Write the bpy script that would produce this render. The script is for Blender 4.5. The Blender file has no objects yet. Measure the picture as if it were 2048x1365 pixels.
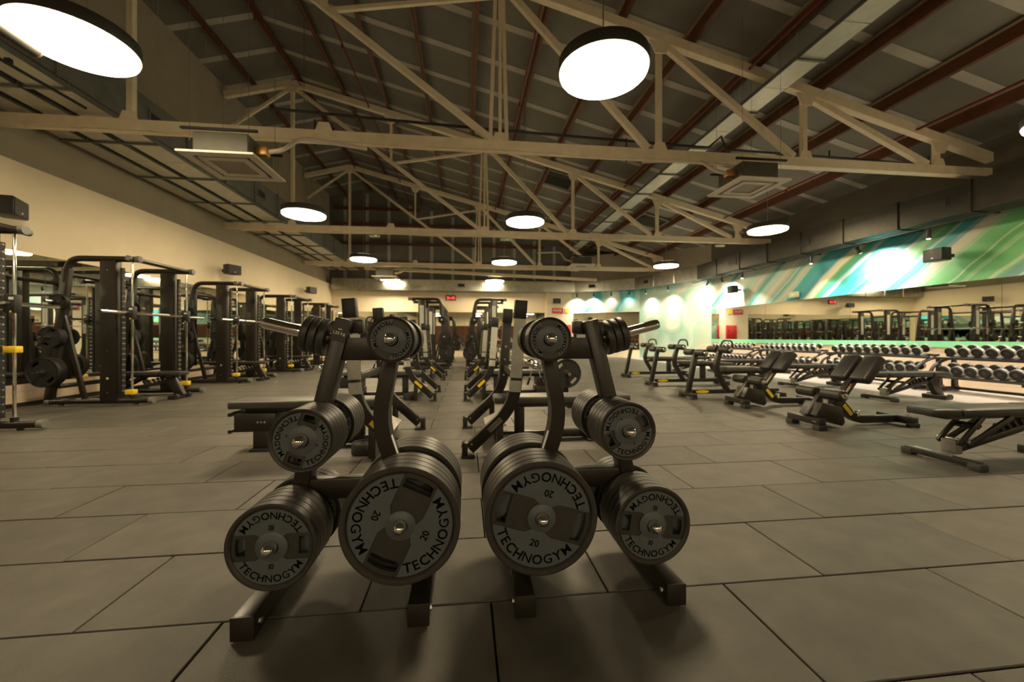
import bpy, bmesh, math, random
from mathutils import Vector, Matrix
from mathutils.geometry import tessellate_polygon

random.seed(7)
SC = bpy.context.scene
COL = SC.collection
PI = math.pi

# ------------------------------------------------------------------ camera, world, exposure
TH = math.atan(92.0 / 795.0)
cam_data = bpy.data.cameras.new('camera')
cam = bpy.data.objects.new('camera', cam_data)
COL.objects.link(cam)
cam.location = (0, 0, 1.065)
cam.rotation_euler = (PI / 2, 0, -TH)
cam_data.sensor_width = 36.0
cam_data.lens = 795.0 / 2048.0 * 36.0
cam_data.shift_y = -8.5 / 2048.0
cam_data.clip_start = 0.05
cam_data.dof.use_dof = True
cam_data.dof.focus_distance = 1.55
cam_data.dof.aperture_fstop = 2.8
SC.camera = cam
SC.view_settings.view_transform = 'Standard'
SC.view_settings.look = 'None'
SC.view_settings.gamma = 1.0
SC.view_settings.use_curve_mapping = False
SC.view_settings.exposure = 0.0
w = bpy.data.worlds.new('world'); SC.world = w; w.use_nodes = True
w.node_tree.nodes['Background'].inputs[0].default_value = (0.05, 0.045, 0.035, 1)
w.node_tree.nodes['Background'].inputs[1].default_value = 0.2
SC.cycles.max_bounces = 10
SC.cycles.diffuse_bounces = 5
SC.cycles.glossy_bounces = 5
SC.cycles.sample_clamp_indirect = 6.0

LAMP_COL = (1.0, 0.80, 0.49, 1)
LAMP_STRENGTH = 78.0
ADDED_UPLIGHT = 5.0  # strength of the upward glow added to the lamps
SPOT_COL = (1.0, 0.93, 0.78)
SPOT_W = 420.0

# ------------------------------------------------------------------ helpers
class MB:
    def __init__(self): self.bm = bmesh.new()
    def box(self, c, s, rot=None, bev=0.0, seg=2):
        M = Matrix.Translation(Vector(c))
        if rot is not None: M = M @ rot.to_4x4()
        M = M @ Matrix.Diagonal((s[0], s[1], s[2], 1))
        r = bmesh.ops.create_cube(self.bm, size=1.0, matrix=M)
        if bev > 0:
            es = list({e for v in r['verts'] for e in v.link_edges})
            bmesh.ops.bevel(self.bm, geom=es, offset=bev, segments=seg, profile=0.5, affect='EDGES')
        return self
    def beam(self, p0, p1, w, h, up=(0, 0, 1), bev=0.0, ext=0.0):
        p0 = Vector(p0); p1 = Vector(p1); d = p1 - p0; L = d.length; x = d / L
        u = Vector(up); s = u.cross(x)
        if s.length < 1e-4: s = Vector((0, 1, 0)).cross(x)
        if s.length < 1e-4: s = Vector((1, 0, 0)).cross(x)
        s.normalize(); u = x.cross(s)
        R = Matrix((x, s, u)).transposed()
        return self.box((p0 + p1) / 2, (L + ext, w, h), R, bev)
    def cyl(self, p0, p1, r, r2=None, seg=14):
        p0 = Vector(p0); p1 = Vector(p1); d = p1 - p0
        q = Vector((0, 0, 1)).rotation_difference(d.normalized())
        M = Matrix.Translation((p0 + p1) / 2) @ q.to_matrix().to_4x4()
        bmesh.ops.create_cone(self.bm, cap_ends=True, segments=seg, radius1=r, radius2=r if r2 is None else r2, depth=d.length, matrix=M)
        return self
    def tube(self, pts, r, seg=10, closed=False):
        pts = [Vector(p) for p in pts]; n = len(pts); rings = []
        t0 = (pts[1] - pts[0]).normalized()
        a = Vector((0, 0, 1)) if abs(t0.z) < 0.9 else Vector((1, 0, 0))
        nrm = (a - t0 * a.dot(t0)).normalized()
        for i, p in enumerate(pts):
            if i == 0: t = t0
            elif i == n - 1: t = (pts[i] - pts[i - 1]).normalized()
            else: t = ((pts[i + 1] - p).normalized() + (p - pts[i - 1]).normalized()).normalized()
            nrm = (nrm - t * nrm.dot(t)).normalized(); b = t.cross(nrm)
            rings.append([self.bm.verts.new(p + (nrm * math.cos(2 * PI * k / seg) + b * math.sin(2 * PI * k / seg)) * r) for k in range(seg)])
        for i in range(n - 1):
            for k in range(seg):
                self.bm.faces.new((rings[i][k], rings[i][(k + 1) % seg], rings[i + 1][(k + 1) % seg], rings[i + 1][k]))
        self.bm.faces.new(rings[0][::-1]); self.bm.faces.new(rings[-1])
        return self
    def lathe(self, prof, M=None, seg=48, closed=False):
        # profile (r, h) about the local axis Z, mapped by M
        M = M or Matrix.Identity(4); rings = []
        for r, h in prof:
            if r < 1e-6: rings.append([self.bm.verts.new(M @ Vector((0, 0, h)))])
            else: rings.append([self.bm.verts.new(M @ Vector((r * math.cos(2 * PI * k / seg), r * math.sin(2 * PI * k / seg), h))) for k in range(seg)])
        m = len(rings)
        for i in range(m if closed else m - 1):
            A = rings[i]; B = rings[(i + 1) % m]
            for k in range(seg):
                k2 = (k + 1) % seg
                if len(A) == 1 and len(B) == 1: continue
                if len(A) == 1: self.bm.faces.new((A[0], B[k], B[k2]))
                elif len(B) == 1: self.bm.faces.new((A[k], A[k2], B[0]))
                else: self.bm.faces.new((A[k], A[k2], B[k2], B[k]))
        return self
    def prism(self, outer, t0, t1, fn, holes=(), bev=0.0):
        loops = [list(outer)] + [list(h) for h in holes]
        flat = [p for l in loops for p in l]
        tris = tessellate_polygon([[Vector((p[0], p[1], 0)) for p in l] for l in loops])
        A = [self.bm.verts.new(fn(p[0], p[1], t0)) for p in flat]
        B = [self.bm.verts.new(fn(p[0], p[1], t1)) for p in flat]
        if len(loops) == 1 and len(outer) < 60:
            fs = [self.bm.faces.new(A), self.bm.faces.new(B[::-1])]
        else:
            for t in tris:
                try:
                    self.bm.faces.new([A[i] for i in t]); self.bm.faces.new([B[i] for i in t][::-1])
                except ValueError: pass
        o = 0; side = []
        for l in loops:
            n = len(l)
            for i in range(n):
                j = (i + 1) % n
                side.append(self.bm.faces.new((A[o + i], A[o + j], B[o + j], B[o + i])))
            o += n
        if bev > 0:
            es = list({e for f in side for e in f.edges})
            bmesh.ops.bevel(self.bm, geom=es, offset=bev, segments=2, profile=0.5, affect='EDGES')
        return self
    def glyphs(self, text, M, size, depth=0.0):
        # straight text centred on M's origin, in M's XY plane
        tot = sum(GL[c][2] for c in text) * size; x = -tot / 2
        for c in text:
            vs, fs, adv = GL[c]
            vv = [self.bm.verts.new(M @ Vector((x + v[0] * size, v[1] * size, depth))) for v in vs]
            for f in fs:
                try: self.bm.faces.new([vv[i] for i in f])
                except ValueError: pass
            x += adv * size
        return self
    def arc_text(self, text, rb, size, fn, gap=0.0, a0=0.0):
        adv = [GL[c][2] * size + gap for c in text]; phi = -sum(adv) / rb / 2
        for c, a in zip(text, adv):
            vs, fs, _ = GL[c]; wd = a; pm = phi + a / rb / 2 + a0
            R = (math.cos(pm), math.sin(pm)); U = (-math.sin(pm), math.cos(pm)); P = (rb * math.sin(pm), -rb * math.cos(pm))
            vv = []
            for v in vs:
                gx = v[0] * size - wd / 2; gy = v[1] * size
                vv.append(self.bm.verts.new(fn(P[0] + R[0] * gx + U[0] * gy, P[1] + R[1] * gx + U[1] * gy)))
            for f in fs:
                try: self.bm.faces.new([vv[i] for i in f])
                except ValueError: pass
            phi += a / rb
        return self
    def mesh(self, name, mat, smooth=True, recalc=True, ang=35):
        bm = self.bm
        if recalc: bmesh.ops.recalc_face_normals(bm, faces=bm.faces[:])
        me = bpy.data.meshes.new(name); bm.to_mesh(me); bm.free()
        me.materials.append(mat)
        if smooth:
            me.shade_smooth(); me.set_sharp_from_angle(angle=math.radians(ang))
        return me
    def build(self, name, mat, parent=None, label=None, stuff=False, **k):
        return link(name, self.mesh(name, mat, **k), parent, label, stuff)

def link(name, me, parent=None, label=None, stuff=False):
    o = bpy.data.objects.new(name, me); COL.objects.link(o)
    if parent is not None: o.parent = parent
    if label: o['label'] = label
    if stuff: o['kind'] = 'stuff'
    return o
def tag(o, label, cat, group=None):
    o['label'] = label; o['category'] = cat
    if group: o['group'] = group
    return o
def thing(name, label, cat, loc=(0, 0, 0), rot=(0, 0, 0), group=None):
    o = bpy.data.objects.new(name, None); COL.objects.link(o)
    o.empty_display_size = 0.05
    o.location = loc; o.rotation_euler = rot
    return tag(o, label, cat, group)
def struct(o):
    o['kind'] = 'structure'; return o
KIDS = {}
def kids(o): return [c for c in o.children]
def dup(root, loc, rot=None, label=None, group=None):
    r = root.copy(); COL.objects.link(r); r.location = loc
    if rot is not None: r.rotation_euler = rot
    if label: r['label'] = label
    if group: r['group'] = group
    for ch in kids(root):
        c = ch.copy(); COL.objects.link(c); c.parent = r
        for g in kids(ch):
            d = g.copy(); COL.objects.link(d); d.parent = c
    return r
def fillet(pts, r, n=6):
    pts = [Vector(p) for p in pts]; out = [pts[0]]
    for i in range(1, len(pts) - 1):
        p = pts[i]; a = (pts[i - 1] - p); b = (pts[i + 1] - p)
        rr = min(r, a.length * 0.48, b.length * 0.48)
        A = p + a.normalized() * rr; B = p + b.normalized() * rr
        for k in range(n + 1):
            t = k / n
            out.append(A * (1 - t) ** 2 + p * 2 * t * (1 - t) + B * t ** 2)
    out.append(pts[-1]); return out
def strip(pts, wd):
    # 2D polyline -> outline polygon of that width, mitred
    P = [Vector((p[0], p[1])) for p in pts]; L = []; R = []
    for i, p in enumerate(P):
        d0 = (P[i] - P[i - 1]).normalized() if i > 0 else None
        d1 = (P[i + 1] - P[i]).normalized() if i < len(P) - 1 else None
        if d0 is None: d0 = d1
        if d1 is None: d1 = d0
        t = (d0 + d1).normalized(); nn = Vector((-t.y, t.x)); k = wd / 2 / max(0.4, nn.dot(Vector((-d0.y, d0.x))))
        L.append(p + nn * k); R.append(p - nn * k)
    return [(q.x, q.y) for q in L + R[::-1]]
def circ(r, n=32, cx=0, cy=0): return [(cx + r * math.cos(2 * PI * k / n), cy + r * math.sin(2 * PI * k / n)) for k in range(n)]
ORD = ['first', 'second', 'third', 'fourth', 'fifth', 'sixth', 'seventh', 'eighth', 'ninth', 'tenth', 'eleventh', 'twelfth', 'thirteenth', 'fourteenth', 'fifteenth', 'sixteenth', 'seventeenth', 'eighteenth', 'nineteenth', 'twentieth']

# glyph outlines of the built-in font as small meshes
GL = {}
def load_glyphs(chars):
    objs = []
    for ch in chars:
        cu = bpy.data.curves.new('glyph', 'FONT'); cu.body = ch; cu.size = 1.0; cu.resolution_u = 3; cu.offset = 0.010 if ch in 'MNG' else 0.022
        o = bpy.data.objects.new('glyph', cu); COL.objects.link(o); objs.append((ch, o, cu))
    dg = bpy.context.evaluated_depsgraph_get(); dg.update()
    for ch, o, cu in objs:
        ev = o.evaluated_get(dg); me = ev.to_mesh()
        vs = [(v.co.x, v.co.y) for v in me.vertices]; fs = [tuple(p.vertices) for p in me.polygons]
        if vs:
            x0 = min(v[0] for v in vs); x1 = max(v[0] for v in vs)
            vs = [(v[0] - x0 + 0.045, v[1]) for v in vs]; adv = x1 - x0 + 0.09
        else: adv = 0.28
        GL[ch] = (vs, fs, adv); ev.to_mesh_clear()
    for ch, o, cu in objs:
        bpy.data.objects.remove(o); bpy.data.curves.remove(cu)
    GL[' '] = ([], [], 0.28)
load_glyphs('TECHNOGYMPASkgw0123456789,.:')

# ------------------------------------------------------------------ materials
def mat(name, col, rough=0.5, metal=0.0, noise=0.0, scale=8.0, bump=0.0, bscale=80.0, spec=0.5, rnd=0.0, emit=None, es=0.0, coat=0.0, stretch=None):
    m = bpy.data.materials.new(name); m.use_nodes = True
    nt = m.node_tree; N = nt.nodes; L = nt.links; b = N['Principled BSDF']
    b.inputs['Base Color'].default_value = (*col, 1); b.inputs['Roughness'].default_value = rough
    b.inputs['Metallic'].default_value = metal; b.inputs['Specular IOR Level'].default_value = spec
    if coat: b.inputs['Coat Weight'].default_value = coat
    tc = N.new('ShaderNodeTexCoord'); src = tc.outputs['Object']
    if stretch:
        mp = N.new('ShaderNodeMapping'); mp.inputs['Scale'].default_value = stretch; L.new(src, mp.inputs[0]); src = mp.outputs[0]
    if noise > 0 or rnd > 0:
        mix = N.new('ShaderNodeMix'); mix.data_type = 'RGBA'; mix.blend_type = 'MULTIPLY'; mix.inputs[0].default_value = 1.0
        mix.inputs[6].default_value = (*col, 1)
        val = None
        if noise > 0:
            nz = N.new('ShaderNodeTexNoise'); nz.inputs['Scale'].default_value = scale; nz.inputs['Detail'].default_value = 5
            L.new(src, nz.inputs['Vector'])
            mr = N.new('ShaderNodeMapRange'); mr.inputs[1].default_value = 0.3; mr.inputs[2].default_value = 0.7
            mr.inputs[3].default_value = 1 - noise; mr.inputs[4].default_value = 1 + noise
            L.new(nz.outputs[0], mr.inputs[0]); val = mr.outputs[0]
        if rnd > 0:
            oi = N.new('ShaderNodeObjectInfo'); m2 = N.new('ShaderNodeMapRange')
            m2.inputs[3].default_value = 1 - rnd; m2.inputs[4].default_value = 1 + rnd
            L.new(oi.outputs['Random'], m2.inputs[0])
            if val is None: val = m2.outputs[0]
            else:
                mm = N.new('ShaderNodeMath'); mm.operation = 'MULTIPLY'; L.new(val, mm.inputs[0]); L.new(m2.outputs[0], mm.inputs[1]); val = mm.outputs[0]
        L.new(val, mix.inputs[7]); L.new(mix.outputs[2], b.inputs['Base Color'])
    if bump > 0:
        n2 = N.new('ShaderNodeTexNoise'); n2.inputs['Scale'].default_value = bscale; n2.inputs['Detail'].default_value = 3
        L.new(src, n2.inputs['Vector'])
        bp = N.new('ShaderNodeBump'); bp.inputs['Strength'].default_value = bump; bp.inputs['Distance'].default_value = 0.004
        L.new(n2.outputs[0], bp.inputs['Height']); L.new(bp.outputs[0], b.inputs['Normal'])
    if emit:
        b.inputs['Emission Color'].default_value = (*emit, 1); b.inputs['Emission Strength'].default_value = es
    return m

M = {}
M['tile'] = mat('rubber_tile', (0.088, 0.080, 0.068), 0.50, noise=0.22, scale=5, bump=0.35, bscale=260, rnd=0.13, spec=0.4)
M['subfloor'] = mat('subfloor', (0.012, 0.011, 0.010), 0.9, noise=0.2)
M['lane'] = mat('pale_lane', (0.42, 0.38, 0.36), 0.45, noise=0.08, scale=3)  # even pale tone for the floor strip along the racks
M['frame'] = mat('black_frame_paint', (0.020, 0.017, 0.014), 0.36, noise=0.12, scale=20, bump=0.05, bscale=300)
M['frame2'] = mat('dark_brown_frame_paint', (0.018, 0.014, 0.010), 0.36, noise=0.12, scale=12, bump=0.05, bscale=300)
M['plate'] = mat('plate_rubber', (0.036, 0.033, 0.029), 0.44, noise=0.15, scale=14, bump=0.08, bscale=220)
M['plateblack'] = mat('matt_black_rubber', (0.017, 0.016, 0.015), 0.55, noise=0.15, scale=14, spec=0.35)
M['insert'] = mat('plate_insert_grey', (0.088, 0.100, 0.108), 0.45, noise=0.08, scale=25, bump=0.04, bscale=300)
M['letter'] = mat('plate_lettering', (0.003, 0.003, 0.003), 0.8, noise=0.05, spec=0.1)
M['chrome'] = mat('chrome', (0.92, 0.91, 0.88), 0.06, 1.0, noise=0.03, scale=30)
M['steel'] = mat('brushed_steel', (0.62, 0.61, 0.58), 0.3, 1.0, noise=0.08, scale=40)
M['band'] = mat('pale_steel_band', (0.50, 0.48, 0.45), 0.35, 0.6, noise=0.06)
M['hub'] = mat('plate_hub', (0.05, 0.05, 0.05), 0.35, 0.6, noise=0.06)
M['pad'] = mat('black_vinyl', (0.024, 0.023, 0.022), 0.42, noise=0.1, scale=30, bump=0.12, bscale=400)
M['padgrey'] = mat('grey_vinyl', (0.075, 0.074, 0.068), 0.45, noise=0.1, scale=30, bump=0.12, bscale=400)
M['panel'] = mat('grey_guard_plate', (0.52, 0.52, 0.47), 0.42, 0.1, noise=0.06, scale=10)
M['step'] = mat('grey_step_plate', (0.20, 0.19, 0.17), 0.5, noise=0.1, scale=20)
M['tread'] = mat('light_tread_plate', (0.46, 0.43, 0.37), 0.5, noise=0.1, scale=20)
M['rubber'] = mat('rubber_foot', (0.03, 0.03, 0.03), 0.7, noise=0.1)
M['capgrey'] = mat('grey_end_cap', (0.16, 0.16, 0.15), 0.5, noise=0.05)
M['yellow'] = mat('yellow_plastic', (0.80, 0.55, 0.02), 0.45, noise=0.05)
M['orange'] = mat('orange_label', (0.85, 0.20, 0.05), 0.5, noise=0.04)
M['white'] = mat('white_label', (0.75, 0.74, 0.70), 0.5, noise=0.04)
M['labelbrown'] = mat('dark_label', (0.035, 0.022, 0.02), 0.4, noise=0.05)
M['red'] = mat('red_paint', (0.55, 0.025, 0.02), 0.4, noise=0.06)
M['cream'] = mat('cream_steel_paint', (0.80, 0.69, 0.50), 0.5, noise=0.08, scale=6, bump=0.05)
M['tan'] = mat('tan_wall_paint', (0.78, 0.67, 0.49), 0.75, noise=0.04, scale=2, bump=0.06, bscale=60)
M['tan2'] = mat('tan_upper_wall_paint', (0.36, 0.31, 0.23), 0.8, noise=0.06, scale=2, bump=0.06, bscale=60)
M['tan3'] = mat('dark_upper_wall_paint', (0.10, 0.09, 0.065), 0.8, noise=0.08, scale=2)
M['signgreen'] = mat('pale_green_sign', (0.45, 0.60, 0.36), 0.5, noise=0.04)
M['beige'] = mat('beige_base_panel', (0.74, 0.58, 0.44), 0.5, noise=0.06, scale=4, stretch=(1, 0.3, 6))
M['mirror'] = mat('mirror_glass', (0.80, 0.83, 0.78), 0.012, 1.0, noise=0.01)
M['edge'] = mat('mirror_edge', (0.10, 0.14, 0.13), 0.3, noise=0.05)
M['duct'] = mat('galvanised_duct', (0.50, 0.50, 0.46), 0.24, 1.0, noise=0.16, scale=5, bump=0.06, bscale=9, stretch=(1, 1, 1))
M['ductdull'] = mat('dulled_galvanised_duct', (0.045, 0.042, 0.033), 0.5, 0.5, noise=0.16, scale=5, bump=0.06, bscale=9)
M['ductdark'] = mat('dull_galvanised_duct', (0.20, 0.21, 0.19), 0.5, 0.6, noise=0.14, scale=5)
M['traymetal'] = mat('cable_tray_sheet', (0.55, 0.53, 0.45), 0.45, 0.4, noise=0.08, scale=6)
M['vent'] = mat('vent_black', (0.012, 0.012, 0.012), 0.6, noise=0.05)
M['black'] = mat('black_plastic', (0.014, 0.013, 0.013), 0.45, noise=0.1, scale=30)
M['wire'] = mat('black_cable', (0.012, 0.012, 0.012), 0.5, noise=0.05)
M['roof'] = mat('roof_sheet', (0.160, 0.154, 0.128), 0.75, noise=0.12, scale=1.4, rnd=0.08)
M['strip'] = mat('roof_joint_strip', (0.40, 0.38, 0.33), 0.7, noise=0.1, scale=3)
M['purlin'] = mat('red_oxide_purlin', (0.115, 0.038, 0.016), 0.55, noise=0.2, scale=6)
M['purlinlip'] = mat('pale_purlin_lip', (0.30, 0.22, 0.14), 0.6, noise=0.12, scale=6)
M['pipe'] = mat('red_sprinkler_pipe', (0.13, 0.009, 0.008), 0.4, noise=0.1)
M['acwhite'] = mat('white_ac_panel', (0.66, 0.58, 0.48), 0.5, noise=0.04)
M['acgrille'] = mat('ac_grille', (0.34, 0.28, 0.22), 0.6, noise=0.08, scale=40)
M['acbox'] = mat('ac_box_metal', (0.085, 0.08, 0.058), 0.6, 0.1, noise=0.1)
M['copper'] = mat('copper_valve', (0.60, 0.32, 0.10), 0.4, 0.5, noise=0.1)
M['redroom'] = mat('dark_red_brown_paint', (0.085, 0.022, 0.012), 0.7, noise=0.1, scale=1)
M['green'] = mat('green_strip_paint', (0.22, 0.62, 0.36), 0.5, noise=0.3, scale=1.2, stretch=(1, 0.5, 1))
M['lamp'] = mat('lamp_diffuser', (0.9, 0.9, 0.9), 0.5, emit=LAMP_COL[:3], es=LAMP_STRENGTH)
M['added_uplight'] = mat('added_uplight_glow', (0.9, 0.9, 0.9), 0.5, emit=LAMP_COL[:3], es=ADDED_UPLIGHT)  # glow for the added ring on top of each housing
M['lampbody'] = mat('lamp_housing', (0.035, 0.032, 0.028), 0.5, noise=0.06)
M['spotglow'] = mat('spot_lens', (0.9, 0.9, 0.9), 0.4, emit=(1.0, 0.95, 0.85), es=14)
M['led'] = mat('red_digits', (0.3, 0.0, 0.0), 0.5, emit=(1.0, 0.06, 0.04), es=2.6)
M['ledgreen'] = mat('green_indicator', (0.0, 0.3, 0.1), 0.5, emit=(0.05, 1.0, 0.25), es=1.2)

def mural(name, stops, kz, dist, streak, base_axis):
    m = bpy.data.materials.new(name); m.use_nodes = True
    nt = m.node_tree; N = nt.nodes; L = nt.links; b = N['Principled BSDF']; b.inputs['Roughness'].default_value = 0.5
    tc = N.new('ShaderNodeTexCoord'); sep = N.new('ShaderNodeSeparateXYZ')
    nz = N.new('ShaderNodeTexNoise'); nz.inputs['Scale'].default_value = 0.55; nz.inputs['Detail'].default_value = 2
    L.new(tc.outputs['Object'], nz.inputs['Vector']); L.new(tc.outputs['Object'], sep.inputs[0])
    def ma(op, a, c):
        n = N.new('ShaderNodeMath'); n.operation = op
        for i, q in enumerate((a, c)):
            if isinstance(q, (int, float)): n.inputs[i].default_value = q
            else: L.new(q, n.inputs[i])
        return n.outputs[0]
    t = ma('ADD', sep.outputs[base_axis], ma('MULTIPLY', ma('SUBTRACT', sep.outputs['Z'], 2.2), kz))
    nzc = ma('SUBTRACT', nz.outputs[0], 0.5)
    t = ma('ADD', t, ma('MULTIPLY', nzc, dist))
    lo = stops[0][0]; hi = stops[-1][0]
    f = ma('DIVIDE', ma('SUBTRACT', t, lo), hi - lo)
    cr = N.new('ShaderNodeValToRGB'); el = cr.color_ramp.elements
    while len(el) < len(stops): el.new(0.5)
    for e, (p, c) in zip(el, stops): e.position = (p - lo) / (hi - lo); e.color = (*c, 1)
    L.new(f, cr.inputs[0])
    wv = N.new('ShaderNodeTexNoise'); wv.noise_dimensions = '1D'; wv.inputs['Scale'].default_value = 4.2; wv.inputs['Detail'].default_value = 3
    L.new(t, wv.inputs['W'])
    r2 = N.new('ShaderNodeMapRange'); r2.inputs[1].default_value = 0.55; r2.inputs[2].default_value = 0.66; r2.inputs[3].default_value = 0.0; r2.inputs[4].default_value = streak
    L.new(wv.outputs[0], r2.inputs[0])
    mx = N.new('ShaderNodeMix'); mx.data_type = 'RGBA'; mx.inputs[7].default_value = (0.62, 0.62, 0.50, 1)
    L.new(r2.outputs[0], mx.inputs[0]); L.new(cr.outputs[0], mx.inputs[6])
    L.new(mx.outputs[2], b.inputs['Base Color'])
    return m
GRN = (0.07, 0.30, 0.09); LGRN = (0.17, 0.48, 0.20); TEAL = (0.03, 0.33, 0.33); BLUE = (0.03, 0.24, 0.30); TAN = (0.50, 0.50, 0.38); MINT = (0.36, 0.56, 0.46); WHT = (0.66, 0.68, 0.58); SLATE = (0.13, 0.28, 0.24)
M['mural'] = mural('green_marble_mural', [(4.5, SLATE), (6.35, SLATE), (6.5, LGRN), (7.2, GRN), (7.8, LGRN), (7.95, TAN), (8.12, TAN), (8.2, BLUE), (8.6, TEAL), (8.8, GRN), (9.05, LGRN), (9.2, BLUE), (10.2, TEAL), (10.5, GRN), (10.65, TAN), (10.85, TAN), (11.0, BLUE), (11.6, TEAL), (11.9, TAN), (12.2, TEAL), (12.6, TAN), (13.1, MINT), (13.3, TEAL), (13.6, TAN), (14.2, MINT), (15.0, WHT), (15.5, TEAL), (15.8, WHT), (17.0, MINT), (18.5, WHT)], 1.35, 0.7, 0.5, 'Y')
M['mural2'] = mural('pale_marble_mural', [(4.0, WHT), (5.6, (0.5, 0.6, 0.5)), (6.0, TEAL), (6.25, MINT), (6.8, WHT), (7.4, TAN), (7.7, TEAL), (8.0, MINT), (8.5, (0.42, 0.55, 0.45)), (8.9, MINT), (9.2, TAN), (9.5, (0.24, 0.42, 0.32)), (9.9, (0.45, 0.58, 0.48)), (10.3, MINT), (10.7, TAN), (12.0, WHT)], -0.5, 3.6, 0.5, 'X')
# ================================================================== the setting
XL, XR, YB, YF = -6.75, 10.1, 21.1, -14.5
RX, RZ, SL = -5.0, 8.43, 0.258            # ridge position, height of top chords there, roof slope
def roofz(x): return RZ - SL * abs(x - RX)

# --- floor with rubber tiles
fl = struct(MB().box(((XL + XR) / 2, (YB + YF) / 2, -0.06), (XR - XL + 0.6, YB - YF + 0.6, 0.08)).build('floor', M['subfloor'], smooth=False))
TD, TW, TY0 = 0.512, 1.0, 1.60
def tile_mesh(wd, dp, name='tile', m=None):
    b = MB(); b.box((0, 0, -0.01), (wd - 0.007, dp - 0.007, 0.02), bev=0.003, seg=1)
    return b.mesh(name, m or M['tile'], smooth=False)
tm = tile_mesh(TW, TD)
cells = []
for r in range(-32, 38):
    y0 = TY0 + r * TD
    if y0 + TD < YF or y0 > YB - 0.1: continue
    off = 0.59 if r % 2 == 0 else 0.10
    for k in range(-9, 9):
        x0 = k + off; xa = max(x0, XL); xb = min(x0 + TW, 8.0)
        if xb - xa < 0.05: continue
        cx, cy = (xa + xb) / 2, y0 + TD / 2
        d = cx * math.sin(TH) + cy * math.cos(TH); a = cx * math.cos(TH) - cy * math.sin(TH)
        vis = d > 0.9 and abs(a) < d * 1.33 + 0.6
        cells.append(((0 if vis else 1, d), cx, cy, xb - xa))
cells.sort()
rest = MB()
for i, (_, cx, cy, wd) in enumerate(cells):
    dz = random.uniform(-0.0012, 0.0012)
    if i < 300:
        o = link('tile', tm if abs(wd - TW) < 1e-4 else tile_mesh(wd, TD), fl); o.location = (cx, cy, dz)
    else:
        rest.box((cx, cy, -0.01 + dz), (wd - 0.007, TD - 0.007, 0.02), bev=0.003, seg=1)
rest.build('tile', M['tile'], fl, stuff=True, smooth=False)
lm = None
for k in range(19):
    y0 = YF + k * 1.9
    o = MB().box((9.05, min(y0 + 0.95, YB), -0.0105), (2.094, 1.894, 0.02), bev=0.003, seg=1).build('lane_plank', M['lane'], fl, 'pale floor sheet under the dumbbell racks', smooth=False)

# --- walls
struct(MB().box((XL - 0.05, (YB + YF) / 2, 1.86), (0.10, YB - YF + 0.2, 3.72)).build('wall_left', M['tan'], smooth=False))
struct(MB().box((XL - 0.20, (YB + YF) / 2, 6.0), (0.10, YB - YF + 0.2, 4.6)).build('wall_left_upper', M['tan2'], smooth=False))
struct(MB().box((XL - 0.09, (YB + YF) / 2, 3.71), (0.17, YB - YF, 0.03)).build('trim_1', M['tan2'], smooth=False))
bb = struct(MB().box((XL + 0.012, (YB + YF) / 2, 0.03), (0.028, YB - YF, 0.06)).build('baseboard_left', M['frame'], smooth=False))
for k in range(24):
    y0 = YF + k * 1.5
    MB().box((XL + 0.015, y0 + 0.75, 0.2), (0.034, 1.494, 0.275), bev=0.004, seg=1).build('panel', M['beige'], bb, 'beige panel below the mirror', smooth=False)
XW = 5.65
wb = struct(MB().box(((XL + XW) / 2, YB + 0.05, 2.0), (XW - XL + 0.1, 0.1, 4.0)).build('wall_back', M['tan'], smooth=False))
MB().box((4.95, YB - 0.10, 1.72), (1.40, 0.22, 3.44)).build('pilaster', M['tan'], wb, smooth=False)
# gable end above the back duct
gb = struct(MB().prism([(XL - 0.2, 4.0), (XR + 0.5, 4.0), (XR + 0.5, roofz(XR) + 0.3), (RX, RZ + 0.35), (XL - 0.2, roofz(XL) + 0.35)], YB + 0.3, YB + 0.4, lambda x, z, y: Vector((x, y, z))).build('wall_back_gable', M['roof'], smooth=False))
for k in range(15):
    x = -6.2 + k * 1.1
    MB().box((x, YB + 0.285, (4 + roofz(x)) / 2 + 0.1), (0.16, 0.03, roofz(x) - 4)).build('strip', M['strip'], gb, smooth=False)
for z, x1 in ((4.9, 8.0), (5.9, 4.2), (6.9, 0.6), (7.7, -2.4)):
    MB().box(((XL + x1) / 2, YB + 0.2, z), (x1 - XL, 0.12, 0.12)).build('rail', M['purlin'], gb, smooth=False)
struct(MB().box(((XL + XR) / 2, YF - 0.05, 1.3), (XR - XL + 0.6, 0.1, 2.6)).build('wall_front', M['redroom'], smooth=False))
struct(MB().box(((XL + XR) / 2, YF - 0.05, 5.6), (XR - XL + 0.6, 0.1, 6.0)).build('wall_front_upper', M['tan'], smooth=False))
# right wall with mural, pale block and chamfered back corner
PA, PB, PC = Vector((5.65, 21.1)), Vector((8.75, 19.3)), Vector((10.1, 15.4))
struct(MB().box((XR + 0.06, (PC.y + YF) / 2, 0.485), (0.10, PC.y - YF, 0.97)).build('wall_right', M['beige'], smooth=False))
struct(MB().box((XR + 0.06, (PC.y + YF) / 2, 3.0), (0.12, PC.y - YF, 1.64)).build('wall_right_mural', M['mural'], smooth=False))
struct(MB().box((XR + 0.06, (PC.y + YF) / 2, 1.57), (0.06, PC.y - YF, 1.3)).build('wall_right_recess', M['tan2'], smooth=False))
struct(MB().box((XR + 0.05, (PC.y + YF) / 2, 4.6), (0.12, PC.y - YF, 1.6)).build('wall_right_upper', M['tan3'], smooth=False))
struct(MB().box((XR + 0.0, (PC.y + YF) / 2, 0.905), (0.03, PC.y - YF, 0.13)).build('trim_2', M['green'], smooth=False))
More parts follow.
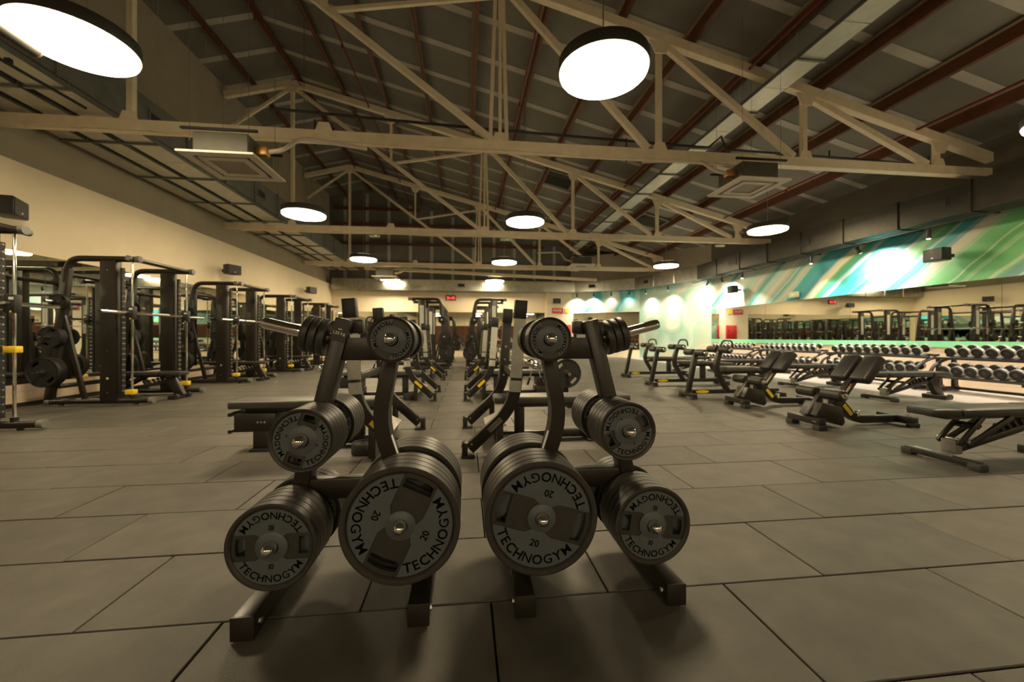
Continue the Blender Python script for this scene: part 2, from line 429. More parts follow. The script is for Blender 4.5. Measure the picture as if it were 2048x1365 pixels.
def slab(p, q, z0, z1, th, name, m, parent=None, st=True):
    d = (q - p).normalized(); n = Vector((d.y, -d.x))
    if n.x > 0 or n.y > 0: n = -n if (n.x + n.y) > 0 else n
    o = MB().prism([(p.x, p.y), (q.x, q.y), (q.x - n.x * th, q.y - n.y * th), (p.x - n.x * th, p.y - n.y * th)], z0, z1, lambda x, y, z: Vector((x, y, z))).build(name, m, parent, smooth=False)
    return struct(o) if st else o
slab(PA, PB, 2.36, 3.9, 0.1, 'wall_corner_mural', M['mural2'])
slab(PA, PB, 0.0, 2.36, 0.1, 'wall_corner', M['tan'])
slab(PB, PC, 0.0, 3.9, 0.1, 'wall_corner_pale', M['mural2'])
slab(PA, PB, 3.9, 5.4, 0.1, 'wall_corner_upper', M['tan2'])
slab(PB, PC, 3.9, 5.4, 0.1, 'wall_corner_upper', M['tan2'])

# --- mirrors
def mirror_run(label, pts, z0, z1, pitch):
    p, q = Vector(pts[0]), Vector(pts[1]); L = (q - p).length; d = (q - p) / L; n = Vector((-d.y, d.x))
    t = thing('wall_mirror', label, 'mirror', (p.x, p.y, z0))
    k = max(1, round(L / pitch)); s = L / k
    for i in range(k):
        a = d * (i * s + 0.003); b = d * ((i + 1) * s - 0.003)
        MB().prism([(a.x, a.y), (b.x, b.y), (b.x + n.x * 0.012, b.y + n.y * 0.012), (a.x + n.x * 0.012, a.y + n.y * 0.012)], 0, z1 - z0, lambda x, y, z: Vector((x, y, z))).build('mirror_panel', M['mirror'], t, smooth=False)
    return t
mirror_run('long wall mirror behind the guided bar machines above beige panels', ((XL + 0.004, YB - 0.05), (XL + 0.004, YF)), 0.342, 2.36, 2.0)
mirror_run('long wall mirror above the dumbbell racks under the green mural', ((XR - 0.002, YF), (XR - 0.002, PC.y - 0.02)), 0.975, 2.19, 3.05)
mirror_run('wall mirror at the end of the aisle under the red clock', ((4.2, YB - 0.004), (XL + 0.3, YB - 0.004)), 0.34, 2.36, 2.1)
dd = (PB - PA).normalized(); nn = Vector((-dd.y, dd.x)); off = -nn * 0.012 if nn.y > 0 else nn * 0.012
mirror_run('short corner mirror under the white lit mural beside the red sign', ((PB + off)[:], (PA + dd * 0.15 + off)[:]), 0.4, 2.34, 1.8)

# --- roof
ce = struct(MB().prism([(XL - 0.3, roofz(XL - 0.3) + 0.42), (RX, RZ + 0.42), (XR + 0.6, roofz(XR + 0.6) + 0.42), (XR + 0.6, roofz(XR + 0.6) + 0.5), (RX, RZ + 0.5), (XL - 0.3, roofz(XL - 0.3) + 0.5)], YF - 0.1, YB + 0.4, lambda x, z, y: Vector((x, y, z))).build('ceiling', M['subfloor'], smooth=False))
PW = 1.12
def slope_bar(y0, y1, x0, x1, dz, th):
    return MB().prism([(x0, roofz(x0) + dz), (x1, roofz(x1) + dz), (x1, roofz(x1) + dz + th), (x0, roofz(x0) + dz + th)], y0, y1, lambda x, z, y: Vector((x, y, z)))
k = 0
y = YF
while y < YB + 0.2:
    slope_bar(y + 0.004, y + PW - 0.004, RX, XR + 0.5, 0.34, 0.05).build('roof_panel', M['roof'], ce, smooth=False)
    slope_bar(y + 0.004, y + PW - 0.004, XL - 0.15, RX, 0.34, 0.05).build('roof_panel', M['roof'], ce, smooth=False)
    slope_bar(y - 0.085, y + 0.085, RX, XR + 0.5, 0.325, 0.02).build('joint_strip', M['strip'], ce, smooth=False)
    slope_bar(y - 0.085, y + 0.085, XL - 0.15, RX, 0.325, 0.02).build('joint_strip', M['strip'], ce, smooth=False)
    y += PW
for i in range(-2, 13):
    x = RX + 0.18 + 1.25 * i
    if x < XL - 0.1 or x > XR + 0.3: continue
    z = roofz(x) + 0.10
    b = MB(); b.box((x, (YB + YF) / 2, z + 0.10), (0.022, YB - YF, 0.20)); b.box((x + 0.035, (YB + YF) / 2, z + 0.01), (0.07, YB - YF, 0.02))
    pu = b.build('purlin', M['purlin'], ce, smooth=False)
    MB().box((x - 0.03, (YB + YF) / 2, z + 0.205), (0.07, YB - YF, 0.015)).build('lip', M['purlinlip'], pu, 'pale upper lip', smooth=False)

# louvred vents in the roof
def roof_vent(x, y, label):
    z = roofz(x) + 0.30; a = math.atan(SL)
    t = thing('roof_vent', label, 'vent', (x, y, z), (0, a, 0))
    f = MB()
    for sx, sy, lx, ly in ((0, 0.56, 1.2, 0.08), (0, -0.56, 1.2, 0.08), (0.56, 0, 0.08, 1.2), (-0.56, 0, 0.08, 1.2)): f.box((sx, sy, 0), (lx, ly, 0.08))
    f.build('frame', M['ductdark'], t, smooth=False)
    sm = None
    for k in range(9):
        if sm is None: sm = MB().box((0, 0, 0), (1.06, 0.085, 0.012), Matrix.Rotation(0.5, 3, 'X')).mesh('slat', M['acbox'], smooth=False)
        o = link('slat', sm, t); o.location = (0, -0.46 + k * 0.115, 0.0)
roof_vent(3.2, 13.7, 'dark louvred roof vent nearer the ridge, above the middle lamps')
roof_vent(7.1, 14.8, 'dark louvred roof vent lower on the slope, toward the mural')

# --- roof trusses
CH = 4.24
def truss(y, label):
    t = thing('roof_truss', label, 'truss', (0, y, CH), group=None)
    c = M['cream']
    def bar(p, q, w_, h_, name, dy=0.0): return MB().beam((p[0], dy, p[1] - CH), (q[0], dy, q[1] - CH), w_, h_, up=(0, 1, 0) if False else (0, 0, 1), bev=0.006).build(name, c, t, smooth=False)
    b = MB(); b.box(((XL + XR) / 2, 0, 0), (XR - XL + 0.1, 0.10, 0.16)); b.box(((XL + XR) / 2, 0, -0.085), (XR - XL + 0.1, 0.15, 0.015))
    b.build('bottom_chord', c, t, smooth=False)
    bar((RX, RZ), (XR + 0.3, roofz(XR + 0.3)), 0.13, 0.17, 'top_chord')
    bar((RX, RZ), (XL - 0.1, roofz(XL - 0.1)), 0.13, 0.17, 'top_chord')
    X = [RX + 2.78 * k for k in range(6)]
    bar((X[0], CH), (X[0], RZ), 0.09, 0.09, 'post')
    bar((X[1], (RZ + CH) / 2 - 0.1), (X[1], roofz(X[1])), 0.07, 0.07, 'post')
    for dx in (-0.16, 0.0, 0.12): bar((X[2] + dx, CH), (X[2] + dx * 0.4, roofz(X[2])), 0.05, 0.06, 'post', dy=-0.03 if dx == 0 else 0.03)
    for x in X[3:]: bar((x, CH), (x, roofz(x)), 0.09, 0.09, 'post')
    bar((X[0], RZ - 0.1), (X[2], CH), 0.09, 0.10, 'diagonal')
    for a, b_ in ((2, 3), (3, 4), (4, 5)): bar((X[a] + 0.1, roofz(X[a]) - 0.12), (X[b_] - 0.2, CH + 0.1), 0.09, 0.11, 'diagonal')
    bar((X[0], RZ - 0.1), (XL, 7.0), 0.07, 0.08, 'diagonal')
    bar((X[1], (RZ + CH) / 2 - 0.1), (X[2], roofz(X[2]) - 0.25), 0.06, 0.07, 'strut')
    for x in X:
        MB().prism([(x - 0.13, 0.07), (x + 0.13, 0.07), (x + 0.08, 0.20), (x - 0.08, 0.20)], -0.012, 0.012, lambda px, pz, py: Vector((px, py - 0.05, pz))).build('gusset_plate', c, t, smooth=False)
        z = roofz(x) - CH
        MB().prism([(x - 0.2, z - 0.08), (x + 0.2, z - 0.08 - 0.05), (x + 0.1, z - 0.3), (x - 0.1, z - 0.3)], -0.012, 0.012, lambda px, pz, py: Vector((px, py - 0.06, pz))).build('gusset_plate', c, t, smooth=False)
    pts = [Vector((x, -0.06, -0.125 + 0.012 * math.sin(x * 2.1))) for x in [XL + 0.4 + i * 0.5 for i in range(24)]]
    MB().tube(pts, 0.022, 8).build('conduit', c, t)
    return t
truss(6.6, 'cream steel roof truss over the second flat bench, first from the camera')
truss(12.2, 'cream steel roof truss over the middle of the hall')
truss(17.9, 'cream steel roof truss in front of the gable end')
# sloping tie beam near the gable
tag(MB().beam((-4.8, 19.6, 4.35), (6.6, 19.6, 3.95), 0.12, 0.14, bev=0.006).build('tie_beam', M['cream'], smooth=False), 'cream sloping steel tie beam before the back wall duct', 'beam')

# --- sprinkler pipes under the roof
for x, yy, lb in ((-4.75, (-1, 20.5), 'red sprinkler pipe along the roof ridge'), (-2.85, (-1, 20.5), 'red sprinkler pipe between ridge and middle truss posts'), (1.3, (0, 20.5), 'red sprinkler pipe under the roof beside the triple truss posts'), (5.0, (0, 20.5), 'red sprinkler pipe beside the hanging cable tray'), (8.4, (3, 20.5), 'red sprinkler pipe low on the roof slope near the mural')):
    t = thing('sprinkler_pipe', lb, 'pipe', (x, 0, roofz(x) - 0.02))
    MB().tube([(0, yy[0], 0), (0, yy[1], 0)], 0.021, 10).build('pipe', M['pipe'], t)
    for k in range(3): MB().cyl((0, 4 + k * 5.6, -0.10), (0, 4 + k * 5.6, 0), 0.02).build('sprinkler_head', M['pipe'], t)
# black drain pipe above the first truss
t = thing('drain_pipe', 'thin black drain pipe running above the first truss chord', 'pipe', (0, 6.95, 4.7))
MB().tube([(-3.2, 0, 0.12), (0.2, 0, 0.0), (4.2, 0, -0.1), (4.5, 0, -0.1), (4.75, 0, 0.12), (4.85, 0, -0.12), (7.5, 0, -0.16), (10.05, 0, -0.22)], 0.024, 8).build('pipe', M['wire'], t)
for x in (-2.5, 0.3, 2.9, 7.0, 9.2): MB().beam((x, 0, -0.45), (x, 0, -0.02), 0.02, 0.02).build('bracket', M['wire'], t, smooth=False)

# --- hanging cable trays
def cable_tray(x0, x1, z, ya, yb, label, sheets=True, hang=None):
    t = thing('cable_tray', label, 'cable tray', (0, 0, z))
    n = max(1, int((yb - ya) / 1.5)); s = (yb - ya) / n
    sm = MB().box((0, 0, 0), (x1 - x0, s - 0.012, 0.008)).mesh('tray_sheet', M['traymetal'], smooth=False)
    for i in range(n):
        o = link('tray_sheet', sm, t); o.location = ((x0 + x1) / 2, ya + (i + 0.5) * s, 0)
    for x in (x0, x1): MB().box((x, (ya + yb) / 2, 0.03), (0.012, yb - ya, 0.07)).build('side_rail', M['ductdark'], t, smooth=False)
    bm_ = MB().box((0, 0, 0), (x1 - x0 + 0.08, 0.035, 0.035)).mesh('cross_bracket', M['ductdark'], smooth=False)
    hm = None
    for i in range(n):
        o = link('cross_bracket', bm_, t); o.location = ((x0 + x1) / 2, ya + (i + 0.5) * s, -0.022)
        if hang:
            L = hang((x0 + x1) / 2) - z
            for x in (x0 - 0.03, x1 + 0.03):
                if hm is None: hm = MB().cyl((0, 0, 0), (0, 0, L), 0.004, seg=6).mesh('hanger_rod', M['tan2'], smooth=False)
                o = link('hanger_rod', hm, t); o.location = (x, ya + (i + 0.5) * s, -0.02)
    return t
ct = cable_tray(-5.72, -5.26, 4.37, -1, 20.5, 'widest pale cable tray hung nearest the lamps, beside the beige wall', hang=lambda x: 4.46)
b = MB()
for k, (dx, r) in enumerate(((-0.16, 0.008), (-0.10, 0.007), (0.0, 0.009))): b.tube([(-5.47 + dx, y_, 0.022 + 0.003 * math.sin(y_ * 3 + k)) for y_ in [i * 0.9 for i in range(22)]], r, 6)
b.build('cable', M['wire'], ct, stuff=True)
cable_tray(-6.2, -5.86, 4.37, -1, 20.5, 'middle one of three pale cable trays above the machines', hang=lambda x: 4.46)
cable_tray(-6.68, -6.34, 4.37, -1, 20.5, 'pale cable tray closest to the beige wall above the machines', hang=lambda x: roofz(x) + 0.3)
cable_tray(5.25, 5.68, 5.5, 0.5, 20.0, 'pale cable tray hung under the roof slope by the red pipe', hang=lambda x: roofz(x) + 0.3)
t = thing('black_cable_run', 'black cable slung under the wide tray with clips', 'cable', (-5.32, 0, 4.272))
MB().tube([(0.0, y_, 0.015 * math.sin(y_ * 2.2)) for y_ in [1 + 0.35 * i for i in range(16)]], 0.02, 8).build('cable', M['wire'], t)
for k in range(4): MB().box((0.0, 2.6 + k * 0.9, 0.02), (0.06, 0.05, 0.07), bev=0.008).build('clip', M['wire'], t)
t = thing('round_pipe_stub', 'dark round pipe end hanging before the big lamp by the wall', 'pipe', (-3.93, 4.15, 3.69))
MB().tube([(0, -3.2, 0), (0, -0.03, 0)], 0.06, 16).build('pipe', M['lampbody'], t)
MB().cyl((0, -0.03, 0), (0, 0, 0), 0.062, 0.050, seg=16).build('end_cap', M['lampbody'], t)
for k in range(2): MB().cyl((0, -0.6 - k * 1.6, 0.04), (0, -0.6 - k * 1.6, roofz(-3.93) - 3.69), 0.006, seg=6).build('hanger_rod', M['ductdark'], t)

# --- air ducts
def duct(p, q, wd, z0, z1, label, m, side, vents=(), sec=1.25, name='air_duct', cat='duct'):
    p = Vector(p); q = Vector(q); L = (q - p).length; d = (q - p) / L; n = Vector((-d.y, d.x)) * side   # n points toward the room
    t = thing(name, label, cat, (p.x, p.y, z0), (0, 0, math.atan2(d.y, d.x)))
    k = max(1, round(L / sec)); s = L / k; h = z1 - z0
    for i in range(k):
        MB().box(((i + 0.5) * s, -side * wd / 2, h / 2), (s - 0.004, wd, h), bev=0.006, seg=1).build('duct_section', m, t, smooth=False)
        if i: MB().box((i * s, -side * wd / 2, h / 2), (0.035, wd + 0.05, h + 0.05)).build('flange', m, t, smooth=False)
    for v in vents:
        g = MB()
        for sx, sz, lx, lz in ((0, 0.095, 0.40, 0.03), (0, -0.095, 0.40, 0.03), (0.185, 0, 0.03, 0.22), (-0.185, 0, 0.03, 0.22)): g.box((v + sx, side * 0.006, h / 2 + sz), (lx, 0.024, lz))
        gr = g.build('vent_frame', m, t, smooth=False)
        b_ = MB().box((v, side * 0.004, h / 2), (0.34, 0.012, 0.16))
        b_.build('vent_opening', M['vent'], gr, smooth=False)
    return t
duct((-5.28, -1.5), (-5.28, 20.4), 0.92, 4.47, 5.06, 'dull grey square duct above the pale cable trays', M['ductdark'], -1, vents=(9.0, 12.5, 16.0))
duct((-6.6, 20.55), (5.75, 20.55), 0.5, 3.42, 3.98, 'shiny square duct across the far wall above the clock', M['duct'], -1, vents=(6.35,))
duct((5.75, 20.55), (8.35, 18.95), 0.45, 3.42, 3.98, 'short shiny duct over the white lit corner mural', M['duct'], -1, vents=(0.9,))
duct((8.35, 18.95), (9.4, 15.3), 0.45, 3.42, 3.98, 'shiny duct over the pale full height mural', M['duct'], -1, vents=(0.8,))
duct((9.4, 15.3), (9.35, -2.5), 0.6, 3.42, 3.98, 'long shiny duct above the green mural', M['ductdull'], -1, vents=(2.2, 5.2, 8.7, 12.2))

# --- pendant lamps
def make_lamp():
    t = thing('pendant_lamp', '', 'lamp')
    R_ = 0.465
    MB().lathe([(R_ - 0.012, 0.0), (R_ - 0.012, -0.006), (R_, -0.006), (R_ + 0.004, 0.0), (R_ + 0.004, 0.115), (R_ - 0.01, 0.125), (0, 0.125)], seg=64).build('housing', M['lampbody'], t)
    MB().lathe([(0, -0.034), (R_ - 0.018, -0.034), (R_ - 0.013, -0.030), (R_ - 0.013, 0.02), (0, 0.02)], seg=64).build('diffuser', M['lamp'], t, smooth=False)  # drop below the rim is added so its side glow reaches the trusses
    MB().cyl((0, 0, 0.12), (0, 0, 0.15), 0.05).build('cable_gland', M['lampbody'], t)
    MB().lathe([(0.30, 0.126), (R_ - 0.03, 0.126), (R_ - 0.03, 0.130), (0.30, 0.130)], seg=48, closed=True).build('added_uplight_ring', M['added_uplight'], t, smooth=False)  # added glowing ring, unseen from below, brightens trusses and roof
    return t
LAMPS = [(-3.7, 4.25, 3.87), (1.44, 4.06, 3.87), (7.75, 4.2, 3.87)] + [(x, y, 3.87) for y in (9.58, 14.9, 19.95) for x in (-3.68, 1.43, 7.85)]
LB = ['large round pendant lamp by the pipe end, above the guided bar machines', 'large round pendant lamp nearest to the plate racks, before the first truss', 'round pendant lamp above the adjustable benches',
      'round pendant lamp in the second row, by the wall cable trays', 'round pendant lamp in the second row, over the aisle', 'round pendant lamp in the second row, close to the green mural',
      'round pendant lamp in the third row, by the wall cable trays', 'round pendant lamp in the third row, over the aisle', 'round pendant lamp in the third row, close to the green mural',
      'small looking round lamp at the back wall duct, above the machines', 'small looking round lamp at the back wall duct, above the red clock', '']
LAMPS = LAMPS[:-1] + [(x, y, 3.87) for y in (-6.4, -11.7) for x in (-3.68, 1.43, 7.85)] + [LAMPS[-1]]
LB = LB[:-1] + ['round pendant lamp behind the camera by the wall trays', 'round pendant lamp behind the camera over the hall middle', 'round pendant lamp behind the camera near the mural wall', 'round pendant lamp at the front wall by the wall trays', 'round pendant lamp at the front wall over the hall middle', 'round pendant lamp at the front wall near the mural wall', '']
lp = make_lamp()
for i, (x, y, z) in enumerate(LAMPS[:-1]):
    o = lp if i == 0 else dup(lp, (x, y, z))
    o.location = (x, y, z); o['label'] = LB[i].replace('nearest to', 'above'); o['group'] = 'round pendant lamps'
    top = roofz(x) + 0.335 - z
    MB().cyl((0, 0, 0.15), (0, 0, top), 0.006, seg=6).build('suspension_cable', M['steel'], o)

# --- ceiling cassette air conditioners
def cassette(x, y, z, label, w_=0.95, fl_=1):
    t = thing('cassette_air_conditioner', label, 'air conditioner', (x, y, z))
    h = w_ / 2
    f = MB()
    for sx, sy, lx, ly in ((0, h - 0.06, w_, 0.12), (0, -h + 0.06, w_, 0.12), (h - 0.06, 0, 0.12, w_ - 0.24), (-h + 0.06, 0, 0.12, w_ - 0.24)): f.box((sx, sy, 0.015), (lx, ly, 0.03), bev=0.004, seg=1)
    for sx, sy, lx, ly in ((0, h - 0.205, w_ - 0.34, 0.09), (0, -h + 0.205, w_ - 0.34, 0.09), (h - 0.205, 0, 0.09, w_ - 0.5), (-h + 0.205, 0, 0.09, w_ - 0.5)): f.box((sx, sy, 0.012), (lx, ly, 0.03), bev=0.004, seg=1)
    f.build('panel_frame', M['acwhite'], t, smooth=False)
    MB().box((0, 0, 0.022), (w_ - 0.48, w_ - 0.48, 0.012)).build('return_grille', M['acgrille'], t, smooth=False)
    MB().box((0, 0, 0.045), (w_ - 0.2, w_ - 0.2, 0.02)).build('air_slot', M['vent'], t, smooth=False)
    MB().box((0, 0, 0.19), (w_ - 0.26, w_ - 0.26, 0.28), bev=0.01, seg=1).build('casing', M['acbox'], t, smooth=False)
    MB().box((fl_ * (h - 0.06), -0.1, 0.2), (0.16, 0.12, 0.12), bev=0.02).build('valve', M['copper'], t)
    MB().tube(fillet([(fl_ * (h - 0.02), -0.1, 0.2), (fl_ * (h + 0.2), -0.1, 0.24), (fl_ * (h + 0.3), 0.3, 0.62), (fl_ * (h + 1.2), 0.55, 0.62)], 0.15), 0.03, 8).build('insulated_pipe', M['acwhite'], t)
    rod = MB().cyl((0, 0, 0), (0, 0, 1.0), 0.003, seg=6).mesh('hanger_rod', M['ductdark'])
    for sx in (-1, 1):
        for sy in (-1, 1):
            o = link('hanger_rod', rod, t); o.location = (sx * (h - 0.11), sy * (h - 0.11), 0.2)
            o.scale = (1, 1, roofz(x + sx * (h - 0.11)) + 0.1 - z)
    for sy in (-1, 1): MB().beam((-h, sy * (h - 0.11), 0.36), (h, sy * (h - 0.11), 0.36), 0.03, 0.03).build('cradle_bar', M['wire'], t, smooth=False)
    return t
cassette(-3.25, 6.05, 3.46, 'white cassette air conditioner by the cable trays under the first truss', fl_=1)
cassette(4.82, 6.35, 3.62, 'white cassette air conditioner under the first truss toward the mural', 0.9, -1)
cassette(4.6, 15.6, 3.9, 'white cassette air conditioner far off, right of the middle lamps'.replace('right of', 'beyond'), 0.95, -1)
cassette(-3.3, 17.0, 3.5, 'white cassette air conditioner far off, above the guided bar machines', 0.95, 1)
for x, y, lb in ((-2.7, 12.2, 'small emergency light with green dot under the middle truss by the wall'), (1.2, 12.2, 'small emergency light with green dot under the middle truss over the aisle'), (8.3, 12.2, 'small emergency light with green dot under the middle truss near the mural')):
    t = thing('emergency_light', lb, 'emergency light', (x, y, CH - 0.15))
    MB().box((0, 0, -0.03), (0.30, 0.10, 0.06), bev=0.012).build('body', M['acwhite'], t); MB().box((0.05, -0.053, -0.03), (0.03, 0.008, 0.03)).build('indicator', M['ledgreen'], t)
    MB().beam((0, 0, -0.01), (0, 0, 0.056), 0.02, 0.02).build('bracket', M['acwhite'], t)

# --- wall speakers
def speaker(loc, rz, label):
    t = thing('wall_speaker', label, 'speaker', loc, (0, 0, rz), group='black speakers on the walls')
    # local -Y is the front
    MB().prism([(-0.21, -0.10), (0.21, -0.10), (0.15, 0.13), (-0.15, 0.13)], -0.13, 0.13, lambda x, y, z: Vector((x, y, z)), bev=0.012).build('cabinet', M['black'], t)
    MB().box((0, -0.106, 0), (0.39, 0.012, 0.235), bev=0.004, seg=1).build('front_grille', M['wire'], t)
    MB().box((0.0, -0.114, -0.07), (0.03, 0.004, 0.02)).build('badge', M['white'], t)
    MB().beam((0, 0.12, -0.02), (0, 0.31, -0.02), 0.07, 0.07, bev=0.006).build('bracket', M['black'], t)
    return t
speaker((-6.42, 6.42, 2.9), PI / 2 + 0.45, 'black wall speaker above the first guided bar machine')
speaker((-6.4, 11.75, 2.91), PI / 2 - 0.35, 'black wall speaker on the beige wall above the third guided bar machine')
speaker((-6.4, 17.4, 3.0), PI / 2 - 0.35, 'black wall speaker on the beige wall farther along, near the back duct')
speaker((9.75, 7.2, 2.77), -PI / 2 - 0.35 + 0.2, 'black wall speaker on the green part of the mural')
speaker((9.75, 13.6, 2.81), -PI / 2 - 0.2, 'black wall speaker on the pale far part of the mural')
speaker((4.75, 20.6, 2.96), 0.1, 'black wall speaker above the red sign')
speaker((-2.0, 20.7, 2.9), 0.0, 'black wall speaker beside the red digital clock')

# --- clock, sign, red cabinet
t = thing('digital_clock', 'black digital clock with red digits hung under the back duct', 'clock', (-0.78, 20.62, 3.06))
MB().box((0, 0, 0), (0.52, 0.08, 0.26), bev=0.01).build('housing', M['black'], t)
MB().glyphs('21:45', Matrix.Translation((0, -0.043, -0.075)) @ Matrix.Rotation(PI / 2, 4, 'X'), 0.2).build('digits', M['led'], t, smooth=False)
for x in (-0.15, 0.15): MB().cyl((x, 0, 0.12), (x, 0, 0.335), 0.008, seg=6).build('hanger_rod', M['black'], t)
t = thing('fire_sign', 'red sign with white letters on the pilaster under a speaker', 'sign', (4.88, 20.88, 2.46))
MB().box((0, 0, 0), (0.62, 0.015, 0.28)).build('board', M['red'], t, smooth=False)
MB().glyphs('PESAS', Matrix.Translation((-0.02, -0.009, -0.03)) @ Matrix.Rotation(PI / 2, 4, 'X'), 0.15).build('lettering', M['white'], t, smooth=False)
t = thing('warning_sign', 'small yellow sign beside the red sign', 'sign', (5.38, 20.88, 2.46))
MB().prism([(-0.1, -0.12), (0.1, -0.12), (0.1, 0.12), (-0.1, 0.12)], -0.008, 0.008, lambda x, z, y: Vector((x, y, z)), bev=0.004).build('board', M['yellow'], t, smooth=False)
t = thing('fire_cabinet', 'red fire hose cabinet on the pilaster below the signs', 'cabinet', (5.3, 20.86, 1.0))
MB().box((0, 0, 0.32), (0.62, 0.1, 0.78), bev=0.01).build('box', M['red'], t); d_ = MB().box((0, -0.055, 0.32), (0.56, 0.02, 0.70), bev=0.006).build('door', M['red'], t); MB().box((0.22, -0.075, 0.4), (0.03, 0.03, 0.1), bev=0.005).build('handle', M['black'], d_)

# --- track spotlights on the mural
def spotlight(loc, aim, label, power, size=1.25, blend=0.75, stem=0.145):
    t = thing('track_spotlight', label, 'spotlight', loc)
    d = (Vector(aim) - Vector(loc)).normalized()
    MB().cyl((0, 0, 0.0), (0, 0, stem), 0.02, seg=8).build('stem', M['black'], t)
    MB().cyl(-d * 0.09, d * 0.09, 0.038, seg=18).build('body', M['black'], t)
    MB().cyl(d * 0.088, d * 0.093, 0.033, seg=18).build('lens', M['spotglow'], t)
    if power:
        ld = bpy.data.lights.new('spot', 'SPOT'); ld.energy = power; ld.color = SPOT_COL; ld.spot_size = size; ld.spot_blend = blend; ld.shadow_soft_size = 0.03
        lo = bpy.data.objects.new('spot_beam', ld); COL.objects.link(lo); lo.parent = t; lo.location = d * 0.10
        lo.rotation_mode = 'QUATERNION'; lo.rotation_quaternion = Vector((0, 0, -1)).rotation_difference(d)
    return t
tr = tag(MB().box((9.6, 7.0, 3.36), (0.035, 18.0, 0.03)).build('light_track', M['black'], smooth=False), 'black light track under the mural duct carrying spotlights', 'light track')
SPOTS = [((9.6, 7.25, 3.2), (9.6, 7.25, 0.4), 'black spotlight above the speaker on the green mural', SPOT_W * 0.12, 0.6),
         ((9.6, 8.75, 3.2), (10.1, 8.62, 2.45), 'black spotlight lighting the brightest patch of the green mural', SPOT_W * 2.2, 2.5),
         ((9.6, 10.1, 3.2), (9.55, 10.0, 0.6), 'black spotlight turned toward the dumbbells below the mural middle', SPOT_W * 1.2, 1.9),
         ((9.6, 12.9, 3.2), (9.3, 12.6, 0.5), 'black spotlight before the far mural speaker', SPOT_W * 1.0, 1.9),
         ((9.6, 14.0, 3.2), (10.1, 14.15, 2.4), 'black spotlight just behind the far mural speaker', SPOT_W * 1.6, 2.3),
         ((9.6, 5.2, 3.2), (9.5, 5.6, 0.5), 'black spotlight over the closest dumbbell rack', SPOT_W * 1.2, 1.9),
         ((9.6, 14.9, 3.2), (9.8, 16.6, 2.2), 'black spotlight aimed at the pale mural corner', SPOT_W * 0.6, 2.2)]
for s in SPOTS: spotlight(*s[:3], s[3], s[4], 1.0)
for k in range(4):
    f = 0.12 + 0.25 * k; p = PA.lerp(PB, f) + Vector((-0.15, -0.26)); q = PA.lerp(PB, f)
    spotlight((p.x, p.y, 3.25), (q.x - 0.1, q.y, 2.5), '%s spotlight counted from the red sign, over the corner mural' % ORD[k], SPOT_W * (0.75 if k in (0, 1) else 0.10), 2.3, 1.0, stem=0.145)
spotlight((9.05, 17.0, 3.25), (9.35, 17.5, 0.7), 'black spotlight lighting the pale full height mural', SPOT_W * 0.8, 2.2, 1.0, stem=0.145)
spotlight((8.66, 18.4, 3.25), (8.95, 18.5, 0.9), 'black spotlight at the edge of the corner mirror', SPOT_W * 0.55, 2.2, 1.0, stem=0.145)

t = thing('exit_sign', 'small pale green exit sign on the mural above the mirror', 'exit sign', (10.02, 11.15, 2.36))
MB().box((0, 0, 0), (0.05, 0.36, 0.17), bev=0.008).build('housing', M['acwhite'], t)
MB().box((-0.027, 0, 0), (0.006, 0.32, 0.13)).build('sign_face', M['signgreen'], t, 'pale green face')
MB().prism([(-0.10, -0.012), (0.02, -0.012), (0.02, -0.045), (0.10, 0.0), (0.02, 0.045), (0.02, 0.012), (-0.10, 0.012)], -0.0315, -0.030, lambda y, z, x: Vector((x, y, z))).build('arrow', M['white'], t, 'white arrow', smooth=False)
MB().box((0.025, 0, 0), (0.05, 0.06, 0.06)).build('wall_bracket', M['acwhite'], t)
